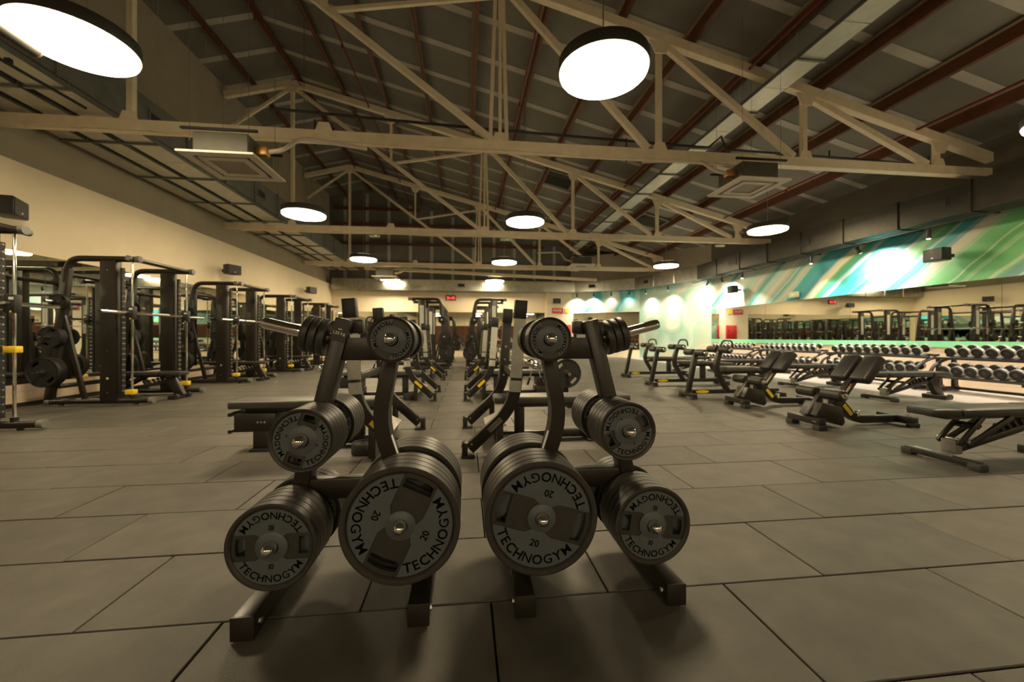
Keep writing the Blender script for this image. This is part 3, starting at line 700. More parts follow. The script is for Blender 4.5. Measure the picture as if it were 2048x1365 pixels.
# ================================================================== weight plates and plate racks
SPEC = {20: (0.225, 0.048), 10: (0.160, 0.037), 5: (0.119, 0.034), 2.5: (0.090, 0.030), 1.25: (0.080, 0.028)}
ROTX = Matrix.Rotation(PI / 2, 4, 'X')     # lathe axis Z -> -Y
def plate_meshes(kg):
    R, t = SPEC[kg]; bore = 0.0265; out = {}
    ri = 0.885 * R
    def pf(x, z, y): return Vector((x, y, z))
    if kg == 1.25:
        b = MB()
        b.lathe([(bore, -0.42 * t), (0.40 * R, -0.45 * t), (0.52 * R, -0.30 * t), (0.80 * R, -0.30 * t), (0.90 * R, -0.48 * t), (0.97 * R, -0.5 * t), (R, -0.34 * t), (R, 0.34 * t), (0.97 * R, 0.5 * t), (0.90 * R, 0.48 * t), (0.80 * R, 0.30 * t), (0.52 * R, 0.30 * t), (0.40 * R, 0.45 * t), (bore, 0.42 * t)], ROTX, 48, closed=True)
        out['body'] = b.mesh('body', M['plate'])
        out['hub'] = MB().lathe([(bore - 0.0005, -0.46 * t), (0.034, -0.46 * t), (0.034, 0.46 * t), (bore - 0.0005, 0.46 * t)], ROTX, 32, closed=True).mesh('hub', M['hub'])
        return out
    b = MB()
    b.lathe([(ri, -0.30 * t), (ri + 0.006, -0.46 * t), (0.965 * R, -0.5 * t), (R - 0.002, -0.485 * t), (R, -0.44 * t), (R, 0.44 * t), (R - 0.002, 0.485 * t), (0.965 * R, 0.5 * t), (ri + 0.006, 0.46 * t), (ri, 0.30 * t)], ROTX, 72, closed=True)
    holes = [circ(bore, 24)]
    if kg >= 5:
        h = 0.20 * R if kg != 20 else 0.255 * R
        a0 = math.asin(h / (0.80 * R)); n = 8
        for sx in (-1, 1):
            arc = [(0.80 * R * math.cos(-a0 + 2 * a0 * i / n), 0.80 * R * math.sin(-a0 + 2 * a0 * i / n)) for i in range(n + 1)]
            xin = 0.58 * R if kg != 20 else 0.60 * R
            loop = arc + [(xin, h), (xin, -h)]
            holes.append([(sx * x, z) for x, z in loop])
    b.prism(circ(ri + 0.001, 64), -0.20 * t, 0.20 * t, pf, holes)
    out['body'] = b.mesh('body', M['plate'], ang=28)
    # grey bow-tie insert
    bw = (0.30 if kg >= 5 else 0.40) * R; ra = 0.865 * R; hr = 0.0565 if kg >= 5 else 0.48 * R
    nx = hr * 0.86 - 0.02 * R
    if kg == 2.5: bw = 0.36 * R
    a0 = math.asin(bw / ra); n = 24; poly = [(ra * math.cos(a0 + (PI - 2 * a0) * i / n), ra * math.sin(a0 + (PI - 2 * a0) * i / n)) for i in range(n + 1)]
    h0 = math.asin(min(0.90, bw * 0.80 / hr)); left = [(-nx - 0.05 * R, bw)] + [(-hr * math.cos(h0 - 2 * h0 * i / 12), hr * math.sin(h0 - 2 * h0 * i / 12)) for i in range(13)] + [(-nx - 0.05 * R, -bw)]
    full = poly + left + [(-x, -z) for x, z in poly] + [(-x, -z) for x, z in left]
    b = MB()
    b.prism(full, -0.36 * t, -0.20 * t, pf, [circ(bore + 0.003, 24)])
    b.prism(full, 0.20 * t, 0.36 * t, pf, [circ(bore + 0.003, 24)])
    out['insert'] = b.mesh('grey_insert', M['insert'], smooth=False)
    hb = MB()
    for sg in (-1, 1): hb.lathe([(bore, sg * 0.2 * t), (bore, sg * 0.50 * t), (0.034, sg * 0.50 * t), (0.040, sg * 0.44 * t), (0.052, sg * 0.40 * t), (0.055, sg * 0.34 * t), (0.055, sg * 0.2 * t)], ROTX, 36, closed=True)
    out['hub'] = hb.mesh('hub', M['insert'])
    lt = MB(); y = -0.36 * t - 0.0008
    sz = {20: 0.052, 10: 0.037, 5: 0.027, 2.5: 0.0215}[kg]
    f = lambda x, z: Vector((x, y, z)); fr = lambda x, z: Vector((-x, y, -z))
    num = {20: '20', 10: '10', 5: '5', 2.5: '2.5'}[kg]
    for fn in (f, fr):
        lt.arc_text('TECHNOGYM', 0.80 * R, sz, fn, gap=sz * (0.10 if kg >= 5 else 0.02))
        lt.arc_text(num, (0.50 if kg >= 5 else 0.565) * R, sz * 0.72, fn)
    out['lettering'] = lt.mesh('lettering', M['letter'], smooth=False, recalc=False)
    return out
PM = {kg: plate_meshes(kg) for kg in SPEC}
PMD = {}
for kg, d_ in PM.items():
    PMD[kg] = {}
    for k, me in d_.items():
        if k == 'lettering': continue
        m2 = me.copy(); m2.materials[0] = M['plateblack']; PMD[kg][k] = m2
PARTN = {'body': 'rubber_body', 'insert': 'grey_insert', 'hub': 'hub', 'lettering': 'lettering'}
def plate(kg, loc, rot, label, lettering=True, group=None, mats=None):
    t = thing('weight_plate', label, 'weight plate', loc, rot, group)
    for k, me in (PMD if mats else PM)[kg].items():
        if k == 'lettering' and not lettering: continue
        link(PARTN[k], me, t)
    return t

def plate_rack(cx, s, label, side):
    Yc = 1.775
    t = thing('plate_rack', label, 'plate rack', (cx, Yc, 0))
    fr = M['frame2']
    def P(a, z, y): return Vector((s * a, y, z))
    MB().prism(strip([(0.305, 0.085), (0.041, 1.141)], 0.066), -0.04, 0.04, P, bev=0.007).build('upright', fr, t)
    MB().prism(strip(fillet2([(-0.297, 0.085), (-0.100, 0.70), (-0.168, 1.09)], 0.10), 0.062), -0.04, 0.04, P, bev=0.007).build('upright', fr, t)
    for a in (0.305, -0.297):
        f = MB().box((s * a, 0.0, 0.048), (0.078, 0.58, 0.078), bev=0.006).build('foot', fr, t)
        for yy in (-0.291, 0.291): MB().box((s * a, yy, 0.046), (0.080, 0.008, 0.084), bev=0.003).build('end_plate', fr, f)
        for yy in (-0.25, 0.25):
            MB().cyl((s * a, yy, 0.0), (s * a, yy, 0.012), 0.03).build('rubber_foot', M['rubber'], f)
            MB().cyl((s * a - s * 0.045, yy, 0.045), (s * a - s * 0.037, yy, 0.045), 0.011, seg=6).build('bolt', M['steel'], f)
    MB().box((s * 0.0, 0.0, 0.425), (0.38, 0.06, 0.085), bev=0.006).build('crossbar', fr, t)
    MB().box((s * -0.045, 0.0, 1.015), (0.20, 0.06, 0.10), bev=0.006).build('crossbar', fr, t)
    MB().box((s * 0.02, 0.045, 1.11), (0.085, 0.05, 0.06), bev=0.006).build('head_block', fr, t)
    def peg(a, z, y0, y1, name='peg'):
        d = 1 if y1 > y0 else -1
        Mx = Matrix.Translation((s * a, y0, z)) @ Matrix.Rotation(PI / 2 if d < 0 else -PI / 2, 4, 'X')
        L = abs(y1 - y0)
        MB().lathe([(0.0242, 0)] + [(0.0242 * math.cos(a), L - 0.0242 + 0.0242 * math.sin(a)) for a in [PI / 2 * i / 9 for i in range(9)]] + [(0, L)], Mx, 28).build(name, M['chrome'], t)
    G = 'plates on the plate rack %s' % side
    # name, kg, a, z, number in front, number behind, turn front, turn behind
    rot = {'mirror': {20: 65, 10: 0, 5: 70, 2.5: 58}, 'mural': {20: -17, 10: -8, 5: 28, 2.5: 92}}['mirror' if s < 0 else 'mural']
    where = 'labelled plate rack' if s < 0 else 'unlabelled plate rack'
    for kg, a, z, nf, nb in ((20, -0.224, 0.352, 4, 4), (10, 0.237, 0.297, 5, 4), (5, 0.137, 0.680, 5, 5), (2.5, -0.183, 1.056, 3, 3)):
        R, th = SPEC[kg]; gap = th + 0.0012
        y0 = -0.046
        tip = -0.045 - nf * gap - (0.045 if kg != 2.5 else 0.085)
        if kg == 2.5: tip = -0.045 - 0.205
        peg(a, z, -0.03, tip); peg(a, z, 0.03, -tip if kg != 2.5 else 0.25)
        for i in range(nf):
            yy = -0.046 - gap * (nf - 1 - i) - th / 2
            if kg == 2.5 and i < nf: yy -= 0.06
            wob = 0 if i == 0 else random.uniform(-50, 50)
            plate(kg, (cx + s * a, Yc + yy, z - 0.0015), (0, -math.radians(rot[kg] + wob), 0), '%s kg plate, %s from the tip, front peg of the %s' % ({20: 'largest 20', 10: 'mid sized 10', 5: 'smaller 5', 2.5: 'little 2.5'}[kg], ORD[i], where), i == 0, G)
        for i in range(nb):
            yy = 0.046 + gap * i + th / 2
            plate(kg, (cx + s * a, Yc + yy, z - 0.0015), (0, -math.radians(rot[kg] + random.uniform(-60, 60)), 0), '%s kg plate, %s from the frame, rear peg of the %s' % ({20: 'largest 20', 10: 'mid sized 10', 5: 'smaller 5', 2.5: 'little 2.5'}[kg], ORD[i], where), i == 0, G)
    # outward tilted peg with the smallest plates
    ang = math.atan2(0.264, 1.056); d = Vector((s * math.cos(ang), 0, math.sin(ang)))
    base = Vector((s * 0.066, 0.0, 1.048))
    Mx = Matrix.Translation(base) @ Vector((0, 0, 1)).rotation_difference(d).to_matrix().to_4x4()
    L = 0.32
    MB().lathe([(0.0242, 0), (0.0242, L - 0.02), (0.0225, L - 0.008), (0.020, L - 0.002), (0.012, L), (0.012, L - 0.004), (0, L - 0.004)], Mx, 28).build('peg', M['chrome'], t)
    for i in range(3):
        c = base + d * (0.060 + 0.034 * i)
        q = Vector((0, -1, 0)).rotation_difference(d).to_euler()
        plate(1.25, (cx + c.x, Yc + c.y, c.z - 0.001), q, 'small 1,25 kg plate, %s from the upright, tilted peg of the %s' % (ORD[i], where), True, G)
    # sticker on the bent upright, facing the aisle between the racks
    p0 = Vector((-0.245, 0.245 + 0.0)); 
    d0 = Vector((-0.100 + 0.297, 0.70 - 0.085)).normalized(); n0 = Vector((-d0.y, d0.x))
    def S(u, v, y):
        p = Vector((-0.100, 0.70)) - d0 * v + n0 * (0.0312 + y)
        return Vector((s * p.x, u, p.y))
    MB().prism([(-0.030, 0.065), (0.000, 0.065), (0.000, 0.235), (-0.030, 0.235)], 0, 0.0012, S).build('sticker', M['white'], t, 'white warning sticker with orange top', smooth=False)
    MB().prism([(-0.030, 0.045), (0.000, 0.045), (0.000, 0.065), (-0.030, 0.065)], 0, 0.0013, S).build('sticker_top', M['orange'], t, 'orange band', smooth=False)
    MB().box((s * -0.005, -0.0312, 1.068), (0.04, 0.002, 0.014)).build('small_label', M['white'], t, smooth=False)
    if s < 0:
        d1 = Vector((0.041 - 0.305, 1.141 - 0.085)).normalized()
        def Q(u, v, y):
            p = Vector((0.041, 1.141)) - d1 * v; n1 = Vector((d1.y, -d1.x))
            return Vector((s * (p.x + n1.x * u), y, p.y + n1.y * u))
        lb = MB().prism([(-0.031, 0.008), (0.031, 0.008), (0.031, 0.098), (-0.031, 0.098)], -0.0412, -0.040, Q).build('weight_label', M['labelbrown'], t, 'dark label reading 1,25 kg', smooth=False)
        tl = -math.atan2(0.264, 1.056)
        e = Vector((0.041, 1.141)) - d1 * 0.068
        MB().glyphs('1,25 kg', Matrix.Translation((s * e.x, -0.0416, e.y)) @ Matrix.Rotation(math.atan2(0.264, 1.056), 4, 'Y') @ ROTX, 0.0165).build('lettering', M['white'], lb, smooth=False)
        e = Vector((0.041, 1.141)) - d1 * 0.046
        MB().box((s * e.x, -0.0415, e.y), (0.016, 0.0006, 0.004), Matrix.Rotation(math.atan2(0.264, 1.056), 3, 'Y')).build('lettering', M['white'], lb, smooth=False)
def fillet2(pts, r):
    return [(p.x, p.y) for p in fillet([(q[0], q[1], 0) for q in pts], r, 5)]
plate_rack(-0.47, -1, 'dark plate rack with the white 1,25 kg label, next to the flat bench', 'with the 1,25 kg label')
plate_rack(0.52, 1, 'dark plate rack without a weight label, nearer the dumbbells', 'nearer the dumbbells')
# ================================================================== flat benches with barbell uprights along the aisle
def bench_station(s, sticker, label):
    # local +a runs away from the aisle, y from the first frame (0) to the second (1.12)
    t = thing('bench_press_station', label, 'bench press', group='bench press stations along the aisle')
    fr = M['frame']
    def P(a, z, y): return Vector((s * a, y, z))
    def bx(a, y, z, sa, sy, sz, **k):
        return MB().box((s * a, y, z), (sa, sy, sz), **k)
    for y0, sg in ((0.0, -1), (1.12, 1)):
        prof = [(0.03, 0.075), (0.36, 0.385), (0.44, 0.56), (0.492, 1.385)]
        up = MB().prism(strip(fillet2(prof, 0.14), 0.098), y0 - 0.035, y0 + 0.035, P, bev=0.006).build('upright_frame', fr, t)
        MB().prism(strip([(0.43, 0.575), (0.437, 0.675)], 0.106), y0 + sg * 0.036, y0 + sg * 0.041, P).build('guard_plate', M['panel'], up, 'light grey guard plate', smooth=False)
        MB().prism(strip([(0.440, 0.70), (0.479, 1.225)], 0.106), y0 + sg * 0.036, y0 + sg * 0.041, P).build('guard_plate', M['panel'], up, 'light grey guard plate', smooth=False)
        MB().prism(strip([(0.480, 1.23), (0.492, 1.392)], 0.112), y0 - 0.044, y0 + 0.044, P, bev=0.006).build('top_cap', M['black'], up)
        b = MB()
        for z in (0.60, 0.65, 0.73, 0.80, 0.88, 0.96): b.cyl((s * (0.43 + (z - 0.575) * 0.075), y0 + sg * 0.041, z), (s * (0.43 + (z - 0.575) * 0.075), y0 + sg * 0.047, z), 0.010, seg=6)
        for z in (0.62, 0.72, 0.80, 0.95): b.cyl((s * (0.435 + (z - 0.575) * 0.075), y0 - sg * 0.036, z), (s * (0.435 + (z - 0.575) * 0.075), y0 - sg * 0.042, z), 0.012, seg=8)
        b.build('bolts', M['steel'], up, stuff=True)
        MB().prism(strip([(-0.01, 0.02), (-0.01, 0.135)], 0.05), y0 - 0.05, y0 + 0.05, P, bev=0.004).build('foot_bracket', fr, t)
        MB().box((s * 0.02, y0, 0.012), (0.12, 0.10, 0.024), bev=0.004).build('rubber_foot', M['rubber'], t)
        b = MB()
        for yy in (-0.025, 0.025): b.cyl((s * -0.036, y0 + yy, 0.10), (s * -0.042, y0 + yy, 0.10), 0.009, seg=6)
        for aa in (0.02, 0.05): b.cyl((s * aa, y0 - 0.036, 0.07 + aa), (s * aa, y0 - 0.042, 0.07 + aa), 0.009, seg=6)
        b.build('foot_bolts', M['steel'], t, stuff=True)
        # hooks that carry the bar
        for z, aa in ((0.815, 0.56), (1.02, 0.575)):
            MB().prism([(aa - 0.08, z - 0.02), (aa + 0.035, z - 0.02), (aa + 0.06, z + 0.035), (aa + 0.042, z + 0.035), (aa + 0.025, z + 0.004), (aa - 0.02, z + 0.004), (aa - 0.08, z + 0.07)], y0 - 0.02, y0 + 0.02, P).build('bar_hook', M['steel'], up, 'steel bar hook', smooth=False)
        MB().prism(strip([(0.30, 0.30), (0.30, 0.02)], 0.06), y0 - 0.03, y0 + 0.03, P, bev=0.004).build('brace', fr, t)
    bx(0.46, 0.56, 0.70, 0.05, 1.06, 0.06, bev=0.005).build('crossbar', fr, t)
    bx(0.30, 0.56, 0.055, 0.06, 1.06, 0.07, bev=0.005).build('crossbar', fr, t)
    MB().box((s * 0.29, 0.56, 0.19), (0.20, 0.70, 0.022), Matrix.Rotation(-s * 0.45, 3, 'Y'), bev=0.005).build('step_plate', M['tread'], t, 'pale grey sloping step plate')
    # sticker on the outer side of the slanting foot, nearest frame
    d = Vector((0.33, 0.31)).normalized(); n = Vector((-d.y, d.x)); c = Vector((0.255, 0.285))
    q = [c + d * u + n * v for u, v in ((-0.075, -0.022), (0.075, -0.022), (0.075, 0.022), (-0.075, 0.022))]
    st = MB().prism([(p.x, p.y) for p in q], -0.037, -0.0352, P).build('sticker', M['yellow'] if sticker == 'yellow' else M['step'], t, sticker + ' sticker', smooth=False)
    if sticker == 'grey':
        ang = math.atan2(d.y, d.x)
        MB().glyphs('TECHNOGYM', Matrix.Translation((s * c.x, -0.0376, c.y - 0.008)) @ Matrix.Rotation(-ang * s, 4, 'Y') @ ROTX, 0.021).build('lettering', M['letter'], st, smooth=False)
    # bench
    MB().box((s * 0.99, 0.56, 0.425), (1.42, 0.29, 0.072), bev=0.018, seg=3).build('pad', M['padgrey'], t, 'long grey padded bench')
    bx(0.99, 0.56, 0.365, 1.20, 0.10, 0.05, bev=0.005).build('pad_beam', fr, t)
    bx(0.55, 0.56, 0.19, 0.10, 0.08, 0.32, bev=0.005).build('leg', fr, t)
    b = bx(1.45, 0.56, 0.265, 0.36, 0.32, 0.17, bev=0.006).build('frame_box', fr, t)
    for z in (0.345, 0.19): MB().cyl((s * 1.655, 0.38, z), (s * 1.655, 0.74, z), 0.018).build('end_bar', fr, t)
    bb_ = MB()
    for aa in (1.36, 1.39, 1.42): bb_.cyl((s * aa, 0.40, 0.27), (s * aa, 0.392, 0.27), 0.010, seg=6)
    bb_.build('bolts', M['steel'], b, stuff=True)
    bx(1.36, 0.56, 0.095, 0.22, 0.30, 0.17, bev=0.006).build('leg', fr, t)
    bx(1.36, 0.56, 0.012, 0.26, 0.36, 0.024, bev=0.005).build('rubber_foot', M['rubber'], t)
    bx(0.80, 0.56, 0.055, 1.06, 0.08, 0.07, bev=0.005).build('floor_beam', fr, t)
    MB().lathe([(0, 0.0), (0.115, 0.0), (0.12, 0.01), (0.12, 0.085), (0.112, 0.10), (0.10, 0.10), (0.095, 0.085), (0, 0.085)], Matrix.Translation((s * 0.42, 0.24, 0.0)), 32).build('round_base', M['rubber'], t)
    return t
R1 = bench_station(1, 'grey', 'bench press station behind the unlabelled plate rack, with a grey sticker on its slanting foot')
R1.location = (0.0, 3.54, 0)
R2 = bench_station(1, 'yellow', 'bench press station on the dumbbell side of the aisle, second from the plate racks'); R2.location = (0.0, 6.68, 0)
dup(R2, (0.0, 9.85, 0), None, 'bench press station on the dumbbell side of the aisle, third from the plate racks')
L1 = bench_station(-1, 'yellow', 'bench press station behind the plate rack with the 1,25 kg label'); L1.location = (-0.50, 3.54, 0)
dup(L1, (-0.52, 6.68, 0), None, 'bench press station on the machine side of the aisle, second from the plate racks')
dup(L1, (-0.54, 9.85, 0), None, 'bench press station on the machine side of the aisle, third from the plate racks')

def barbell(label, clips=True):
    t = thing('barbell', label, 'barbell', group='barbells on the bench press stations')
    MB().cyl((0, -0.66, 0), (0, 0.66, 0), 0.014, seg=14).build('shaft', M['steel'], t)
    for sg in (-1, 1):
        sl = MB().lathe([(0, 0.66), (0.036, 0.66), (0.036, 0.685), (0.025, 0.69), (0.025, 1.10), (0.022, 1.105), (0.012, 1.105), (0.010, 1.098), (0, 1.098)], Matrix.Rotation(-sg * PI / 2, 4, 'X'), 24).build('sleeve', M['chrome'], t)
        if clips:
            b = MB()
            for k in range(3): b.tube([(0.031 * math.cos(a), sg * (0.90 + 0.012 * k), 0.031 * math.sin(a)) for a in [2 * PI * i / 16 for i in range(17)]], 0.004, 6)
            for sx in (-1, 1): b.tube([(sx * 0.02, sg * 0.91, -0.024), (sx * 0.055, sg * 0.91, -0.13)], 0.004, 6)
            b.build('spring_clip', M['steel'], t)
            b = MB()
            for sx in (-1, 1): b.cyl((sx * 0.045, sg * 0.91, -0.10), (sx * 0.065, sg * 0.91, -0.16), 0.009, seg=8)
            b.build('clip_handles', M['black'], t)
    return t
b0 = barbell('chrome barbell on the hooks behind the unlabelled plate rack'); b0.location = (0.56, 4.10, 0.834)
dup(b0, (0.56, 7.24, 0.834), None, 'chrome barbell on the second station of the dumbbell side')
dup(b0, (0.56, 10.41, 0.834), None, 'chrome barbell on the third station of the dumbbell side')
dup(b0, (-1.06, 4.10, 0.834), None, 'chrome barbell on the hooks behind the rack with the 1,25 kg label')
dup(b0, (-1.08, 7.24, 0.834), None, 'chrome barbell on the second station of the machine side')
dup(b0, (-1.10, 10.41, 0.834), None, 'chrome barbell on the third station of the machine side')

# ================================================================== guided bar machines along the mirror
def guided_machine(label, stop_z=0.20, s=1, guided=True, bar_z=1.44):
    # local x from the storage leg at the wall (0) to the open front (1.48); frames at y=0 and y=1.22
    t = thing('guided_bar_machine' if guided else 'half_rack', label, 'guided bar machine' if guided else 'half rack', group='guided bar machines along the mirror' if guided else 'half racks at the end of the aisle')
    fr = M['frame2']
    X = lambda x: s * x
    def P(x, z, y): return Vector((s * x, y, z))
    W = 1.22
    for y0, sg in ((0.0, -1), (W, 1)):
        bt = MB().tube([(X(0.03), y0, 0.065), (X(1.47), y0, 0.065)], 0.045, 16).build('base_tube', fr, t)
        for x in (0.03, 1.47): MB().lathe([(0, -0.008), (0.047, -0.008), (0.049, 0.0), (0.049, 0.05), (0.047, 0.056), (0, 0.056)], Matrix.Translation((X(x - 0.024), y0, 0.065)) @ Matrix.Rotation(PI / 2, 4, 'Y'), 20).build('end_cap', M['capgrey'], bt, 'grey end cap')
        for x in (0.2, 1.25): MB().cyl((X(x), y0, 0.0), (X(x), y0, 0.03), 0.03).build('rubber_foot', M['rubber'], bt)
        co = MB().box((X(0.885), y0, 1.16), (0.225, 0.12, 2.18), bev=0.012).build('column', fr, t)
        MB().box((X(0.885), y0 + sg * 0.0605, 0.42), (0.03, 0.002, 0.03)).build('label', M['white'], co, smooth=False)
        b = MB()
        for z in (0.2, 0.85, 1.5, 2.1): b.cyl((X(0.885), y0 + sg * 0.06, z), (X(0.885), y0 + sg * 0.064, z), 0.008, seg=6)
        b.build('bolts', M['steel'], co, stuff=True)
        MB().tube(fillet([(X(1.28), y0, 2.28), (X(0.30), y0, 2.28), (X(0.26), y0, 1.90)], 0.20, 8), 0.046, 14).build('top_arch', fr, t)
        MB().lathe([(0, -0.008), (0.049, -0.008), (0.051, 0.0), (0.051, 0.05), (0, 0.056)], Matrix.Translation((X(1.26), y0, 2.28)) @ Matrix.Rotation(s * PI / 2, 4, 'Y'), 20).build('end_cap', M['capgrey'], t, 'grey end cap')
        MB().prism(strip(fillet2([(0.29, 2.12), (0.19, 1.25), (0.03, 0.03)], 0.3), 0.115), y0 - 0.035, y0 + 0.035, P, bev=0.008).build('storage_leg', fr, t)
        MB().beam((X(0.20), y0, 1.55), (X(0.52), y0, 0.10), 0.05, 0.06, bev=0.006).build('brace', fr, t)
        for z, x in ((1.60, 0.245), (1.06, 0.165), (0.53, 0.105)):
            MB().cyl((X(x), y0, z), (X(x), y0 + sg * 0.30, z), 0.0242, seg=20).build('storage_peg', M['chrome'], t)
        if guided:
            MB().cyl((X(1.19), y0, 0.10), (X(1.19), y0, 2.25), 0.016, seg=14).build('guide_rod', M['chrome'], t)
            MB().cyl((X(1.19), y0, 0.09), (X(1.19), y0, 0.15), 0.035, seg=14).build('rod_socket', fr, t)
            st = MB().box((X(1.055), y0, 1.14), (0.03, 0.06, 2.0)).build('catch_rail', M['black'], t, smooth=False)
            b = MB()
            for k in range(24): b.cyl((X(1.072), y0 - 0.03, 0.22 + k * 0.082), (X(1.11), y0 - 0.03, 0.22 + k * 0.082), 0.010, seg=8)
            b.build('catch_pegs', M['steel'], st, 'row of steel catch pegs', stuff=True)
            cg = MB().box((X(1.175), y0, bar_z), (0.11, 0.09, 0.21), bev=0.012).build('bar_carriage', M['black'], t)
            MB().box((X(1.20), y0 - 0.046, bar_z + 0.06), (0.05, 0.002, 0.03)).build('label', M['white'], cg, smooth=False)
            MB().prism([(1.18, bar_z - 0.10), (1.21, bar_z - 0.10), (1.195, bar_z - 0.075)], y0 - 0.048, y0 - 0.046, P).build('warning_mark', M['yellow'], cg, smooth=False)
            MB().box((X(1.175), y0, stop_z), (0.13, 0.085, 0.075), bev=0.008).build('safety_stop', M['yellow'], t, 'yellow safety stop')
        else:
            b = MB()
            for k in range(16): b.cyl((X(0.975), y0, 0.45 + k * 0.1), (X(0.979), y0, 0.45 + k * 0.1), 0.014, seg=8)
            b.build('bolts', M['steel'], co, stuff=True)
            MB().box((X(0.885), y0 - 0.062, 1.62), (0.13, 0.004, 0.9)).build('guard_plate', M['panel'], co, 'light grey guard plate', smooth=False)
            MB().box((X(1.02), y0, 1.35), (0.12, 0.04, 0.05), bev=0.004).build('bar_hook', M['steel'], t)
    MB().tube([(X(1.22), -0.10, 2.28), (X(1.22), W + 0.10, 2.28)], 0.036, 14).build('top_crossbar', fr, t)
    for yy in (-0.105, W + 0.105): MB().cyl((X(1.22), yy - 0.02, 2.28), (X(1.22), yy + 0.02, 2.28), 0.042).build('end_cap', M['capgrey'], t, 'grey end cap')
    MB().tube([(X(0.27), 0, 2.03), (X(0.27), W, 2.03)], 0.036, 12).build('rear_crossbar', fr, t)
    MB().tube([(X(0.16), 0, 0.30), (X(0.16), W, 0.30)], 0.036, 12).build('rear_crossbar', fr, t)
    if guided:
        MB().cyl((X(1.16), -0.52, bar_z), (X(1.16), W + 0.52, bar_z), 0.0245, seg=18).build('guided_bar', M['chrome'], t, 'chrome guided bar')
        MB().cyl((X(1.16), 0.42, bar_z), (X(1.16), W - 0.42, bar_z), 0.027, seg=18).build('bar_grip', M['steel'], t, 'knurled grip')
    return t
def ring_plates(ox, oy, s, who, per):
    # plates on the storage pegs of a machine: per = {peg: (near count, far count)}
    for (kg, z, x), (nn_, nf_) in zip(((5, 1.60, 0.245), (10, 1.06, 0.165), (20, 0.53, 0.105)), per):
        th = SPEC[kg][1] + 0.001
        nm = {5: 'upper', 10: 'middle', 20: 'lower'}[kg]
        for side, cnt, sg, y0 in (('near', nn_, -1, 0.0), ('far', nf_, 1, 1.22)):
            for i in range(cnt):
                last = i == cnt - 1
                plate(kg, (ox + s * x, oy + y0 + sg * (0.040 + th * (i + 0.5)), z - 0.001), (0, random.uniform(0, 6), 0), '%s kg plate, %s on the %s peg, %s frame of the %s' % (kg, ORD[i], nm, side, who), False, 'plates stored on machines and racks', True)
MX = XL + 0.36
ORDM = ['first guided bar machine', 'second guided bar machine', 'third guided bar machine', 'fourth guided bar machine', 'fifth guided bar machine']
g0 = None
for i, y in enumerate((3.92, 6.88, 9.75, 12.62, 15.5)):
    lb = ['dark guided bar machine cut off by the picture edge, yellow stop raised', 'dark guided bar machine with a bench inside, second along the mirror', 'dark guided bar machine third along the mirror, before a wall speaker', 'dark guided bar machine fourth along the mirror', 'dark guided bar machine last along the mirror'][i]
    if i == 0: o = guided_machine(lb, stop_z=0.92)
    elif i == 1: o = g0 = guided_machine(lb)
    else: o = dup(g0, (0, 0, 0), None, lb)
    mx = MX + (0.10 if i == 0 else 0)
    o.location = (mx, y, 0)
    ring_plates(mx, y, 1, ORDM[i].split(',')[0], [(2, 1), (3, 2), (3, 2)] if i < 3 else [(1, 0), (2, 1), (2, 1)])
# half racks closing the aisle
h1 = guided_machine('half rack with storage pegs at the aisle end, machine side', s=-1, guided=False); h1.location = (-0.52, 13.0, 0)
ring_plates(-0.52, 13.0, -1, 'machine side half rack', [(2, 1), (2, 1), (2, 1)])
h2 = guided_machine('half rack with storage pegs at the aisle end, dumbbell side', s=1, guided=False); h2.location = (0.02, 13.0, 0)
ring_plates(0.02, 13.0, 1, 'dumbbell side half rack', [(2, 1), (2, 1), (2, 1)])
dup(h1, (-0.52, 16.2, 0), None, 'half rack standing behind another, machine side of the aisle end')
dup(h2, (0.02, 16.2, 0), None, 'half rack standing behind another, dumbbell side of the aisle end')
for (x, s, lb) in ((-1.56, -1, 'barbell across the hooks of the machine side half rack'), (1.06, 1, 'barbell across the hooks of the dumbbell side half rack')):
    dup(b0, (x, 13.61, 1.39), None, lb)

